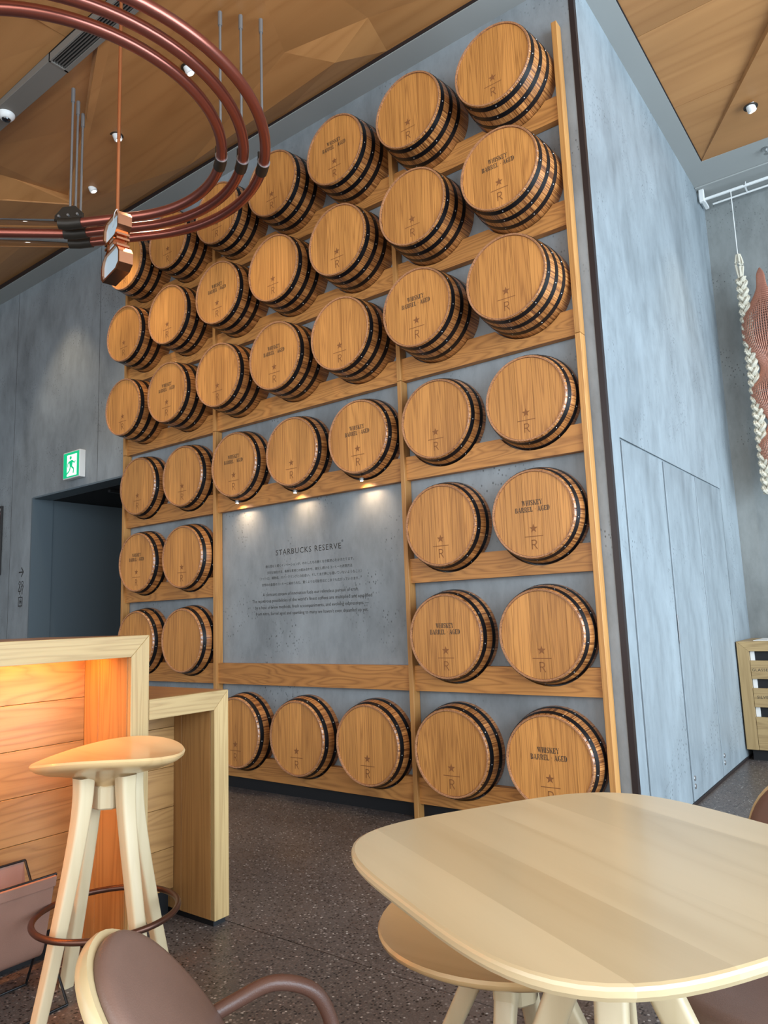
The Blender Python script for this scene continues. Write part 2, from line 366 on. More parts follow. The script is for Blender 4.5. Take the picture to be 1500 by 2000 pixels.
GL = {
 'I': (.42, ST()), 'H': (.95, ST() + [rc(.62, .03, .86, .97), rc(.56, 0, .92, .07), rc(.56, .93, .92, 1), rc(.30, .46, .43, .54), rc(.49, .46, .62, .54)]),
 'E': (.86, ST() + [rc(.38, .9, .8, 1), rc(.70, .70, .8, 1), rc(.38, .46, .6, .54), rc(.54, .38, .6, .62), rc(.38, 0, .8, .1), rc(.70, 0, .8, .30)]),
 'L': (.82, ST() + [rc(.38, 0, .76, .1), rc(.66, 0, .76, .32)]),
 'W': (1.3, [[(.02, 1), (.30, 1), (.52, .05), (.40, 0)], [(.44, 1), (.72, 1), (.96, .05), (.84, 0)], [(.56, .12), (.66, .55), (.62, .62), (.53, .25)], [(1.0, .10), (1.22, 1), (1.12, 1), (.97, .28)], rc(-.02, .93, .36, 1), rc(.40, .93, .78, 1), rc(1.05, .93, 1.28, 1)]),
 'K': (1.0, ST() + [[(.38, .46), (.46, .46), (.86, .95), (.74, .95)], [(.44, .58), (.56, .72), (.98, .03), (.68, .03)], rc(.66, .93, .94, 1), rc(.62, 0, 1.0, .07)]),
 'Y': (.96, [[(.04, .95), (.32, .95), (.52, .50), (.40, .42)], [(.57, .50), (.76, .95), (.86, .95), (.60, .42)], rc(.36, .03, .60, .38), rc(.28, 0, .68, .07), rc(-.02, .93, .38, 1), rc(.70, .93, .94, 1)]),
 'S': (.76, [rc(.18, .9, .58, 1), rc(.58, .70, .66, 1), [(.05, .62), (.05, .85), (.18, 1), (.26, .86), (.26, .66)], [(.06, .60), (.26, .68), (.70, .40), (.66, .22), (.5, .34)], [(.70, .40), (.70, .16), (.56, 0), (.48, .12), (.48, .36)], rc(.14, 0, .56, .1), rc(.06, 0, .14, .30)]),
 'B': (.90, ST() + [rc(.38, .91, .62, 1), [(.56, .98), (.76, .88), (.76, .62), (.58, .52), (.54, .6), (.54, .9)], rc(.38, .47, .62, .54), [(.58, .50), (.84, .40), (.84, .12), (.60, .02), (.56, .1), (.56, .42)], rc(.38, 0, .62, .09)]),
 'R': (.98, ST() + [rc(.38, .91, .62, 1), [(.56, .98), (.80, .86), (.80, .62), (.58, .49), (.55, .58), (.55, .9)], rc(.38, .45, .60, .53), [(.46, .44), (.64, .46), (.94, .03), (.66, .03)], rc(.64, 0, .98, .07)]),
 'A': (1.0, [[(.04, .03), (.14, .03), (.44, .86), (.39, 1)], [(.44, 1), (.58, 1), (.96, .03), (.66, .03)], rc(.24, .28, .52, .36), rc(-.02, 0, .26, .07), rc(.58, 0, 1.02, .07)]),
 'G': (.92, [[(.05, .3), (.05, .7), (.18, .92), (.32, .98), (.32, .02), (.18, .08)], rc(.38, .9, .66, 1), rc(.66, .66, .74, 1), rc(.38, 0, .62, .1), rc(.60, .03, .82, .42), rc(.52, .40, .90, .47)]),
 'D': (.94, ST() + [rc(.38, .91, .54, 1), [(.56, .99), (.74, .88), (.87, .66), (.87, .34), (.74, .12), (.56, .01)], rc(.38, 0, .54, .09)]),
 '-': (.5, [rc(.16, .42, .34, .54)]), ' ': (.38, [])}
def stencil(s, h, cx, y0, width):
    tot = sum(GL[c][0] for c in s) + .10 * (len(s) - 1); sx = width / tot; x = cx - width / 2; out = []
    for c in s:
        wd, ps = GL[c]
        out += [[(x + a * sx, y0 + b_ * h) for a, b_ in p] for p in ps]; x += (wd + .10) * sx
    return out

# ------------------------------------------------------------------ structure
WY = 0.07                      # plane of the barrel wall
XC = 0.082                     # outer corner
ZS = 4.73                      # soffit underside
YF = 3.12                      # far wall
def struct(o): o['kind'] = 'structure'; return o

# barrel wall with the door opening
DX0, DX1, DZ = -5.72, -4.12, 2.445
wb = struct(empty('wall_back'))
box('wall_panel', -9.0, DX0, WY, WY + .2, 0, 5.2, M['wallc'], wb)
box('wall_panel', DX0, DX1, WY, WY + .2, DZ, 5.2, M['wallc'], wb)
box('wall_panel', DX1, XC - .012, WY, WY + .2, 0, 5.2, M['wallc'], wb)
for sx in (-4.6, -6.15):
    box('panel_joint', sx - .002, sx + .002, WY - .0006, WY + .001, DZ if sx > DX0 else 0, 4.73, M['trimd'], wb)
# side wall of the block with flush tall doors
ws = struct(empty('wall_side'))
QY = (0.245, 1.012, 1.780, 2.545); QZ = 2.045; G = .006
box('wall_panel', XC - .010, XC, WY + .004, YF, QZ + .012, 5.2, M['wallr'], ws)
box('wall_panel', XC - .010, XC, WY + .004, QY[0] - .008, 0, QZ + .012, M['wallr'], ws)
box('wall_panel', XC - .010, XC, QY[3] + .006, YF, 0, QZ + .012, M['wallr'], ws)
box('reveal_backing', XC - .06, XC - .0105, WY + .205, YF, 0, 5.2, M['wallr'], ws)
for i in range(3):
    d = struct(empty('door_%d' % (i + 2), (XC, QY[i], 0)))
    box('door_leaf', XC - .0095, XC + .0005, QY[i] + (.020 if i < 2 else .010), QY[i + 1] - (.014 if i < 1 else .008), .02, QZ, M['wallr'], d, .002, off=d.location)
    if i:
        for zz in (.10, .145):
            lathe('floor_lock', [(0, .004), (.014, .004), (.016, .0)], M['steel'], d, None, 16).matrix_local = Matrix.Translation((.001, .06, zz)) @ Matrix.Rotation(PI / 2, 4, 'Y')
    if i == 1:
        box('flush_pull', XC - .001, XC + .004, QY[i] + .004, QY[i] + .016, .93, 1.10, M['steel'], d, .001, off=d.location)
tr = struct(box('trim_1', XC - .027, XC + .003, WY - .003, WY + .03, 0, ZS, M['trimd']))
# skirting line of the side wall
struct(box('baseboard_side', XC, XC + .006, WY + .03, YF, 0, .018, M['trimd']))
# far wall, and the walls behind the camera
struct(box('wall_far', XC - .2, 6.0, YF, YF + .2, 0, 5.2, M['wallf']))
struct(box('wall_left', -9.2, -9.0, -7.2, WY + .2, 0, 5.2, M['wallc']))
# window walls (right and behind the camera)
def window_wall(name, axis, pos, a0, a1, n, k0):
    r = struct(empty(name))
    def bx(nm, u0, u1, z0, z1, m, th=.12, t0=0.0):
        if axis == 'X': return box(nm, pos + t0, pos + t0 + th, u0, u1, z0, z1, m, r)
        return box(nm, u0, u1, pos - t0 - th, pos - t0, z0, z1, m, r)
    bx('sill_wall', a0, a1, 0, .35, M['wallf']); bx('lintel', a0, a1, 4.25, 5.2, M['wallf'])
    for i in range(n + 1):
        u = a0 + (a1 - a0) * i / n
        bx('mullion', u - .035, u + .035, .35, 4.25, M['frame'])
    bx('transom', a0, a1, 2.55, 2.61, M['frame'], .08, .02)
window_wall('wall_right', 'X', 5.9, -7.2, YF, 7, 1)
window_wall('wall_rear', 'Y', -7.2, -9.0, 6.0, 10, 8)
# corridor behind the opening
dr = struct(empty('door_1', (DX0, WY, 0)))
L0 = dr.location
box('jamb', DX0 - .02, DX0 + .004, WY - .004, WY + .205, 0, DZ + .004, M['door'], dr, off=L0)
box('jamb_lining', DX0 - .015, DX0 - .006, WY + .207, 3.0, 0, DZ, M['door'], dr, off=L0)
box('head_lining', DX0, DX1, WY - .003, WY + .17, DZ - .006, DZ + .01, M['door'], dr, off=L0)
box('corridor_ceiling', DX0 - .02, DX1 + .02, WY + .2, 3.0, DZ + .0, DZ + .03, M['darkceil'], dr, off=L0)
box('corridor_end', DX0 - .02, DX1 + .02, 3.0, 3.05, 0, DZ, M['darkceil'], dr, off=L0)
box('corridor_side', DX1, DX1 + .02, WY + .2, 3.0, 0, DZ, M['door'], dr, off=L0)
box('ceiling_rail', DX0 + .9, DX0 + .94, WY + .25, 2.4, DZ - .03, DZ - .005, M['frame'], dr, off=L0)
# floor slabs with open joints
fl = struct(empty('floor'))
box('slab_bed', -9, 6, -7.2, YF, -.06, -.014, M['black'], fl)
gx = [-9, -6.1, -3.0, .1 + 3, 6]; gy = [-7.2, -4.55, -1.535, YF]
for i in range(4):
    for j in range(3):
        box('floor_slab', gx[i] + .002, gx[i + 1] - .002, gy[j] + .002, gy[j + 1] - .002, -.013, 0, M['floor'], fl, .001)
box('corridor_floor', DX0, DX1, YF * 0 + WY + .2, 3.0, -.013, 0.0, M['floor'], fl)
# black plinth under the rack
struct(box('baseboard_back', DX1 + .03, XC - .03, WY - .012, WY + .0, 0, .085, M['black']))

# soffit
so = struct(empty('trim_2'))
box('soffit_board', -9, XC + .14, WY - .175, WY, ZS, ZS + .12, M['soffit'], so)
box('soffit_board', XC, XC + .14, WY, 2.43, ZS, ZS + .12, M['soffit'], so)
box('soffit_board', XC, 6, 2.43, YF, ZS, ZS + .12, M['soffit'], so)
box('soffit_step', XC + .002, 6, 2.78, 2.80, ZS - .012, ZS, M['soffit'], so, .003)
box('shadow_gap', -9, XC + .14, WY - .182, WY - .175, ZS + .006, ZS + .12, M['trimd'], so)

# folded timber ceiling
ce = struct(empty('ceiling'))
box('roof_slab', -9, 6, -7.2, YF, 5.15, 5.2, M['wallf'], ce)
def facet(pts, mat=None, th=.02):
    n = len(pts); v = [tuple(p) for p in pts] + [(p[0], p[1], p[2] + th) for p in pts]
    f = [tuple(range(n))] + [tuple(range(2 * n - 1, n - 1, -1))] + [(i, (i + 1) % n, n + (i + 1) % n, n + i) for i in range(n)]
    o = mesh('ceiling_panel', v, f, mat or M['ceil'], ce); return o
ye = WY - .182; zc = 4.75
f1 = (-2.32, -1.29, zc); f2 = (-4.15, -.485, zc - .03); f3 = (-4.35, -1.05, zc + .0); e1 = (-2.976, -.19, zc - .015); e2 = (-2.05, ye, zc + .0)
CH0, CH1 = -1.435, -1.305          # linear diffuser channel
t1 = (-1.611, -.511, zc + .02); t2 = (-1.031, -.379, zc + .03); t3 = (-1.376, -.29, zc - .035); t4 = (-1.085, ye, zc + .01)
facet([f1, (-2.45, CH1, zc + .0), (-1.2, CH1, zc + .02), t1, t3, e2, e1, f2])
facet([f1, f2, (-4.17, -.52, zc + .05), (-3.3, -.9, zc + .06), (-2.5, CH1, zc + .02), (-2.45, CH1, zc)], th=.01)
facet([(-2.5, CH1, zc + .02), (-3.3, -.9, zc + .06), (-4.17, -.52, zc + .05), (-4.32, -1.0, zc + .06), (-4.2, CH1, zc + .05)])
facet([(-4.32, -1.0, zc + .06), (-4.17, -.52, zc + .05), f2, (-4.55, -.92, zc - .03), (-5.2, -1.2, zc - .03), (-5.0, CH1, zc + .05), (-4.2, CH1, zc + .05)], th=.01)
facet([(-4.55, -.92, zc - .03), f2, (-4.6, ye, zc + .03), (-9, ye, zc + .03), (-9, CH1, zc - .03), (-5.2, -1.2, zc - .03)])
facet([f2, e1, e2, (-2.6, ye, zc + .03), (-4.6, ye, zc + .03)])
facet([t1, t2, t3]); facet([t3, t2, t4]); facet([t3, t4, e2]);
facet([t1, (-1.2, CH1, zc + .02), (.1, CH1, zc + .02), (.0, ye, zc + .0), t4, t2])
facet([(.1, CH1, zc + .02), (.6, CH1, zc + .02), (.6, ye, zc), (.0, ye, zc)])
for i, (x0, x1) in enumerate(((-9, -5.6), (-5.6, -2.6), (-2.6, .6), (.6, 3.4), (3.4, 6))):
    for j, (y0, y1) in enumerate(((-7.2, -4.6), (-4.6, -2.4), (-2.4, CH0))):
        a = zc + .05 * ((i + j) % 2); b_ = zc + .05 * ((i + j + 1) % 2)
        facet([(x0 + .002, y0 + .002, a), (x1 - .002, y0 + .002, a), (x1 - .002, y1 - .002, a)]); facet([(x0 + .002, y0 + .002, a), (x1 - .002, y1 - .002, a), (x0 + .002, y1 - .002, b_)])
xe = XC + .14; ze = ZS + .01
box('shadow_gap', xe, xe + .007, WY, 2.437, ZS + .004, ZS + .1, M['trimd'], ce)
rx = lambda y: .209 + (2.445 - y) * (.909 - .209) / (2.469 - 1.226)      # fold line of the right-hand ceiling
s1, s2 = .79, 1.63
facet([(xe, ye, ze), (rx(s1), ye, ze), (rx(s1), s1 - .003, ze), (xe, s1 - .003, ze)])
facet([(xe, s1, ze), (rx(s1), s1, ze), (rx(s2), s2 - .003, ze), (xe, s2 - .003, ze)])
facet([(xe, s2, ze), (rx(s2), s2, ze), (rx(2.43), 2.43, ze)])
facet([(rx(s1), ye, ze), (6, ye, ze), (6, s1, ze), (rx(s1), s1, ze)])
zl = ze - .055
facet([(rx(s1) + .006, s1, zl), (3.2, s1, zl), (3.2, 2.43, zl - .0), (rx(2.43) + .006, 2.43, ze - .004)])
facet([(3.203, s1, zl), (6, s1, zl), (6, 2.43, zl), (3.203, 2.43, zl)])
facet([(rx(s1), s1, ze), (rx(s1) + .012, s1, zl), (rx(2.43) + .012, 2.43, ze - .004), (rx(2.43), 2.43, ze)], th=.004)
facet([(.6, CH1, zc + .02), (6, CH1, zc + .02), (6, ye, ze), (.6, ye, ze)])

# ------------------------------------------------------------------ barrel rack
PX = [(-4.0976, -4.0671), (-2.9295, -2.8990), (-1.1915, -1.1610), (-.0305, 0.0)]
ZR = [4.0005, 3.3715, 2.7425, 2.1145, 1.4885, .8605, .2285]
HR = .1445; RY0, RY1 = .022, .066
RAD = .2345; RB = .263
S2, S3 = .5766, .5772
bay = [((PX[0][1] + PX[1][0]) / 2), ((PX[1][1] + PX[2][0]) / 2), ((PX[2][1] + PX[3][0]) / 2)]
CXS = [bay[0] - S2 / 2, bay[0] + S2 / 2, bay[1] - S3, bay[1], bay[1] + S3, bay[2] - S2 / 2, bay[2] + S2 / 2]
ZU, ZL = .1805, .1705
def zc_of(r): return ZR[r] + (ZU if r < 3 else ZL)
have = {}
for r in range(7):
    for c in range(7):
        if r in (4, 5) and c in (2, 3, 4): continue
        if r == 6 and c in (0, 1): continue
        have[(r, c)] = True
rack = empty('barrel_rack', (PX[2][0], 0, 0), 0, 'tall oak rack of posts and rails carrying barrels on grey wall', 'rack')
RO = rack.location
for a, b_ in PX:
    box('post', a, b_, 0, RY1, ZR[2] - HR + .0015, 4.437, M['post'], rack, .0015, off=RO)
    box('post', a, b_, 0, RY1, 0, ZR[2] - HR - .0015, M['post'], rack, .0015, off=RO)
for bi, (x0, x1, cols) in enumerate(((PX[0][1], PX[1][0], (0, 1)), (PX[1][1], PX[2][0], (2, 3, 4)), (PX[2][1], PX[3][0], (5, 6)))):
    for r in range(7):
        if bi == 1 and r == 4: continue
        z1 = ZR[r]; z0 = z1 - HR; zz = zc_of(r); nr = RB + .006
        top = [(x0, z1)]
        for c in cols:
            if (r, c) in have or r == 6:
                h = zz - z1; half = math.sqrt(nr * nr - h * h); a0 = math.atan2(-h, -half); a1 = math.atan2(-h, half)
                a0 = -PI - a0 if a0 > 0 else a0
                for k in range(13):
                    a = a0 + (a1 - a0) * k / 12; top.append((CXS[c] + nr * math.cos(a), zz + nr * math.sin(a)))
        top.append((x1, z1))
        poly = [(x0, z0), (x1, z0)] + top[::-1]
        prism('rail', poly, RY0, RY1, XZ, M['rail'], rack, off=RO)

# ------------------------------------------------------------------ barrels
def profile_r(t, L, R0=RAD, R1=RB, full=.30):
    # t distance behind the front rim; radius grows along a barrel bulge
    u = min(1.0, t / L); return R0 + (R1 - R0) * (1 - (1 - u) ** 1.7)
def body_data(L):
    ns = 36; seg = []
    for i in range(ns):
        a = 2 * PI * i / ns
        for fr, g in ((0.0, 1), (.06, 0), (.5, 0), (.94, 0)): seg.append((a + 2 * PI / ns * fr, g))
    prof = []
    for k in range(9):
        t = L * k / 8; prof.append((profile_r(t, L), -L + t))
    inner = [(RAD - .0105, -L + .012), (RAD - .0095, -L + .001)]
    full = inner + [(RAD - .0015, -L)] + [(r, y + (.0015 if i == 0 else 0)) for i, (r, y) in enumerate(prof)]
    v = []; f = []; m = len(full)
    for a, g in seg:
        for k, (r, y) in enumerate(full):
            rr = r - (.0016 if g and k >= 3 else (.0 if not g else .0)); v.append((rr * math.sin(a), y, rr * math.cos(a)))
    n = len(seg)
    for i in range(n):
        j = (i + 1) % n
        for k in range(m - 1): f.append((i * m + k, j * m + k, j * m + k + 1, i * m + k))if False else f.append((i * m + k, j * m + k, j * m + k + 1, i * m + k + 1))
    f.append(tuple(i * m + m - 1 for i in range(n)))
    me = data('staves', v, f, M['stave']); fixn(me); autos(me, .5)
    me.materials.append(M['stave_end'])
    for p in me.polygons:
        if all(abs(me.vertices[i].co.y + L) < .0135 and math.hypot(me.vertices[i].co.x, me.vertices[i].co.z) < RAD + .0004 for i in p.vertices): p.material_index = 1
    return me
def hoop_data(L, t, wd):
    pr = []
    for k in range(4):
        tt = t - wd / 2 + wd * k / 3; pr.append((profile_r(tt, L) + .0018, -L + tt))
    pr = [(pr[0][0] - .003, pr[0][1])] + pr + [(pr[-1][0] - .003, pr[-1][1])]
    v, f = lathedata(pr, 72, True, 'Y'); me = data('hoop', v, f, M['hoop'], True); fixn(me); autos(me, .5); return me
def rivet_data(L, t, ph):
    v = []; f = []; r0 = profile_r(t, L) + .0018
    for k in range(9):
        a = ph + 2 * PI * k / 9; dx, dz = math.sin(a), math.cos(a); tx, tz = math.cos(a), -math.sin(a)
        b0 = len(v)
        for rr, hh in ((.0042, 0), (.0034, .0018)):
            for q in range(6):
                b_ = q * PI / 3; v.append(((r0 + hh) * dx + rr * math.cos(b_) * tx, -L + t + rr * math.sin(b_), (r0 + hh) * dz + rr * math.cos(b_) * tz))
        v.append(((r0 + .0026) * dx, -L + t, (r0 + .0026) * dz))
        for q in range(6):
            q2 = (q + 1) % 6; f.append((b0 + q, b0 + q2, b0 + 6 + q2, b0 + 6 + q)); f.append((b0 + 6 + q, b0 + 6 + q2, b0 + 12))
    me = data('rivets', v, f, M['rivet'], True); fixn(me); return me
HB_Y = .0085                      # head sits this far behind the rim
def board_data(x0, x1, L):
    R = RAD - .0112; g = .0006; a, b_ = max(-R, x0 + g), min(R, x1 - g); n = 9
    up = []; lo = []
    for k in range(n):
        x = a + (b_ - a) * k / (n - 1); z = math.sqrt(max(0, R * R - x * x)); up.append((x, z)); lo.append((x, -z))
    poly = lo + up[::-1]
    if abs(a + R) < 1e-6: poly = [p for i, p in enumerate(poly) if i != len(poly) - 1]
    if abs(b_ - R) < 1e-6: poly = [p for i, p in enumerate(poly) if i != n]
    v, f = prismdata(poly, -L + HB_Y, -L + HB_Y + .015, XZ); me = data('head_board', v, f, M['head']); fixn(me); return me
LAY = [[-.25, -.155, -.052, .048, .145, .25], [-.25, -.12, -.03, .075, .16, .25], [-.25, -.165, -.078, .02, .115, .25]]
starp = []
for k in range(10):
    a = PI / 2 + k * PI / 5; rr = (.105 if k % 2 == 0 else .043) * RAD; starp.append((rr * math.cos(a), -.335 * RAD + rr * math.sin(a)))
def logo_polys():
    R = RAD; t = .016 * R * 1.4; P = [starp]
    P.append(rc(-.225 * R, -.510 * R - t * .4, .225 * R, -.510 * R + t * .4))
    x0, y0, h = -.065 * R, -.80 * R, .215 * R; wd = .125 * R
    P.append(rc(x0, y0, x0 + t, y0 + h)); P.append(rc(x0, y0 + h - t, x0 + wd * .55, y0 + h)); P.append(rc(x0, y0 + h * .44, x0 + wd * .55, y0 + h * .44 + t))
    cx, cy, ro = x0 + wd * .55, y0 + h * .72, h * .28
    for k in range(6):
        a0 = -PI / 2 + PI * k / 6; a1 = a0 + PI / 6
        P.append([(cx + (ro - t) * math.cos(a0), cy + (ro - t) * math.sin(a0)), (cx + ro * math.cos(a0), cy + ro * math.sin(a0)), (cx + ro * math.cos(a1), cy + ro * math.sin(a1)), (cx + (ro - t) * math.cos(a1), cy + (ro - t) * math.sin(a1))])
    P.append(stroke(x0 + wd * .5, y0 + h * .46, x0 + wd * 1.05, y0, t))
    return P
def text_polys_barrel():
    R = RAD
    return stencil('WHISKEY', .115 * R, .0, .195 * R, .50 * R) + stencil('BARREL - AGED', .115 * R, .0, .045 * R, .84 * R)
LONG, SHORT = .292, .144
PROTO = {}
for key, L in (('long', LONG), ('short', SHORT)):
    hp = (.030, .107, .184) if key == 'long' else (.028, .098); wd = .030 if key == 'long' else .026
    fnf = lambda a, c, L=L: (a, -L + HB_Y - .0007, c)
    lv, lf = polysdata(logo_polys(), fnf); tv, tf = polysdata(text_polys_barrel(), fnf)
    PROTO[key] = dict(body=body_data(L), hoops=[hoop_data(L, t, wd) for t in hp], riv=[rivet_data(L, t, .35 + .12 * i) for i, t in enumerate(hp)],
                      boards=[[board_data(l[i], l[i + 1], L) for i in range(5)] for l in LAY], logo=data('burnt_emblem', lv, lf, M['brand']), text=data('stencil_lettering', tv, tf, M['ink']))
TEXT = {(0, 0), (0, 4), (1, 6), (1, 2), (2, 1), (2, 3), (2, 5), (3, 2), (3, 4), (4, 0), (4, 6), (5, 5), (6, 6)}
NOLOGO = {(5, 1)}
ROWN = ['top row', 'second row down', 'third row down', 'fourth row down', 'fifth row down', 'sixth row down', 'bottom row']
COLN = ['leftmost', 'second from left', 'third from left', 'fourth from left', 'fifth from left', 'sixth from left', 'rightmost']
PAIR = {0: 'left of left pair', 1: 'right of left pair', 5: 'left of right pair', 6: 'right of right pair'}
BOT = {2: 'half hidden by the low counter', 3: 'second visible from left', 4: 'third visible from left', 5: 'second from right', 6: 'rightmost, half hidden by table'}
for (r, c) in have:
    key = 'long' if r < 3 else 'short'; P = PROTO[key]
    what = ('barrel end stencilled in black' if (r, c) in TEXT else 'plain oak barrel end') + (' with three hoops' if r < 3 else ' with two hoops')
    where = COLN[c] if r < 4 else (PAIR[c] if r < 6 else BOT[c])
    t = empty('wall_barrel', (CXS[c], WY - .001, zc_of(r)), 0, '%s, %s, %s' % (what, ROWN[r], where), 'barrel', 'barrels mounted on the grey wall')
    link('staves', P['body'], t)
    for hm, rm in zip(P['hoops'], P['riv']):
        h = link('hoop', hm, t); tag(link('rivets', rm, h), kind='stuff')
    for bm_ in P['boards'][(r * 3 + c * 2) % 3]: link('head_board', bm_, t)
    if (r, c) not in NOLOGO: link('burnt_emblem', P['logo'], t)
    if (r, c) in TEXT: link('stencil_lettering', P['text'], t)

# ------------------------------------------------------------------ lettering on the sign wall
swall = lambda cx, z0: (lambda a, c: (cx + a, WY - .0008, z0 + c))
sx = -2.04
text_on('lettering', 'STARBUCKS RESERVE', swall(sx, 1.606), M['ink'], wb, width=.60, spacing=1.18)
v, f = lathedata([(.004, 0), (.0065, 0)], 12, True, 'Y'); mesh('lettering', [(a + sx + .312, WY - .0008, c + 1.655) for a, b_, c in v], f, M['ink'], wb, fix=False)
JP = [('絶え間なく続くイノベーションが、わたしたちの飽くなき探求心をかきたてます。', 1.525, .81), ('多彩な抽出方法、新鮮な素材との組み合わせ、進化し続けるコーヒーの表現方法', 1.481, .78),
      ('（ナイトロ、樽熟成、スパークリングとの出会い、そしてまだ夢にも描いていないようなこと）', 1.441, .93), ('世界中の最高のコーヒーに秘められた、驚くような可能性はどこまでも広がっていきます。', 1.396, .89)]
EN = [('A constant stream of innovation fuels our relentless pursuit of craft.', 1.325, .875), ('The wondrous possibilities of the world\u2019s finest coffees are multiplied and amplified', 1.281, 1.09),
      ('by a host of brew methods, fresh accompaniments, and evolving expressions \u2014', 1.236, 1.03), ('from nitro, barrel aged and sparkling to many we haven\u2019t even dreamed up yet.', 1.192, 1.02)]
for s, z, wd in JP + EN: text_on('lettering', s, swall(sx, z), M['ink'], wb, width=wd)
# pictograms beside the opening
ip = [stroke(-5.955, 1.722, -5.865, 1.722, .012), stroke(-5.905, 1.768, -5.862, 1.722, .012), stroke(-5.905, 1.676, -5.862, 1.722, .012)]
def ringp(cx, cz, r, t, n=10):
    return [[(cx + (r - t) * math.cos(a), cz + (r - t) * math.sin(a)), (cx + r * math.cos(a), cz + r * math.sin(a)), (cx + r * math.cos(a + 2 * PI / n), cz + r * math.sin(a + 2 * PI / n)), (cx + (r - t) * math.cos(a + 2 * PI / n), cz + (r - t) * math.sin(a + 2 * PI / n))] for a in [2 * PI * k / n for k in range(n)]]
for cx, sgn in ((-5.928, 1), (-5.876, -1)):
    ip += ringp(cx, 1.612, .022, .008)
    if sgn > 0: ip += [stroke(cx, 1.588, cx - .024, 1.53, .009), stroke(cx, 1.588, cx + .024, 1.53, .009), stroke(cx - .026, 1.533, cx + .026, 1.533, .009), rc(cx - .005, 1.50, cx + .005, 1.53)]
    else: ip += [stroke(cx - .024, 1.584, cx + .024, 1.584, .009), stroke(cx - .024, 1.584, cx, 1.535, .009), stroke(cx + .024, 1.584, cx, 1.535, .009), rc(cx - .005, 1.50, cx + .005, 1.54)]
ip += [rc(-5.945, 1.385, -5.936, 1.475), rc(-5.874, 1.385, -5.865, 1.475), rc(-5.945, 1.468, -5.865, 1.477), rc(-5.945, 1.383, -5.865, 1.392), rc(-5.909, 1.477, -5.901, 1.492), rc(-5.909, 1.366, -5.901, 1.383), rc(-5.925, 1.405, -5.917, 1.45), rc(-5.905, 1.415, -5.897, 1.46), rc(-5.893, 1.402, -5.885, 1.44), rc(-5.92, 1.425, -5.886, 1.432)]
v, f = polysdata(ip, lambda a, c: (a, WY - .0008, c)); mesh('pictogram', v, f, M['ink'], wb, fix=False)

# ------------------------------------------------------------------ exit sign
ex = empty('exit_sign', (-4.93, WY, 2.655), 0, 'green and white running figure exit sign above the opening', 'exit sign')
box('housing', -.14, .14, -.062, -.001, -.128, .128, M['white'], ex, .004)
gp = [rc(-.132, -.118, .132, .118)]
v, f = polysdata(gp, lambda a, c: (a, -.0628, c)); mesh('green_panel', v, f, M['exitg'], ex, fix=False)
wp = [rc(-.07, -.105, .095, .095)]
v, f = polysdata(wp, lambda a, c: (a, -.0634, c)); mesh('white_doorway', v, f, M['exitw'], ex, fix=False)
mp = [[(-.008 + .018 * math.cos(k * PI / 5), .066 + .018 * math.sin(k * PI / 5)) for k in range(10)], [(-.035, .035), (.02, .045), (.03, .03), (.018, -.022), (-.02, -.02)],
      stroke(.02, .035, .055, .012, .014), stroke(.055, .012, .075, .03, .012), stroke(-.03, .03, -.058, .01, .014), stroke(-.058, .01, -.052, -.02, .012),
      stroke(.008, -.018, .045, -.042, .018), stroke(.045, -.042, .04, -.085, .016), stroke(-.01, -.018, -.025, -.055, .018), stroke(-.025, -.055, -.075, -.085, .016)]
v, f = polysdata(mp, lambda a, c: (a, -.0640, c)); mesh('running_figure', v, f, M['exitg'], ex, fix=False)

# framed poster at the left edge
po = empty('framed_poster', (-6.62, WY, 1.72), 0, 'framed print with red and white pattern at far left', 'poster')
box('frame', -.30, .30, -.022, -.001, 0, .72, M['poster'], po, .003)
v = []; f = []; cols = [plain('print_red', (.30, .06, .07), .6), plain('print_white', (.55, .52, .50), .6), plain('print_pink', (.45, .22, .24), .6)]
for k, m in enumerate(cols):
    ps = []
    for i in range(13):
        for j in range(16):
            if random.Random(i * 31 + j).randrange(3) == k:
                x0 = -.285 + i * .0438; z0 = .02 + j * .0425; ps.append([(x0, z0), (x0 + .036, z0 + .006), (x0 + .041, z0 + .036), (x0 + .006, z0 + .038)])
    v, f = polysdata(ps, lambda a, c: (a, -.0232, c)); mesh('print', v, f, m, po, fix=False)

# ------------------------------------------------------------------ spotlights under the fourth row
for i, c in enumerate((2, 3, 4)):
    zz = zc_of(3) - .262
    s = empty('picture_spotlight', (CXS[c], -.035, zz), 0, ['small spotlight under the stencilled barrel above the sign, leftmost', 'small spotlight above the sign, middle of three', 'small spotlight above the sign, rightmost of three'][i], 'spotlight', 'spotlights above the wall lettering')
    lathe('lamp_body', [(0, .0), (.012, .0), (.014, -.003), (.014, -.018), (.011, -.020)], M['steel'], s, n=16)
    lathe('lamp_lens', [(0, -.0205), (.010, -.0205)], M['spotglow'], s, n=12)
    l = bpy.data.lights.new('sign_spot', 'SPOT'); l.energy = 4.2; l.color = (1.0, .66, .38); l.spot_size = math.radians(125); l.spot_blend = 1.0; l.shadow_soft_size = .012
    o = bpy.data.objects.new('sign_spot', l); COL.objects.link(o); o.parent = s; o.location = (0, 0, -.026)
    o.rotation_euler = Vector((0, .55, -1)).to_track_quat('-Z', 'Y').to_euler()

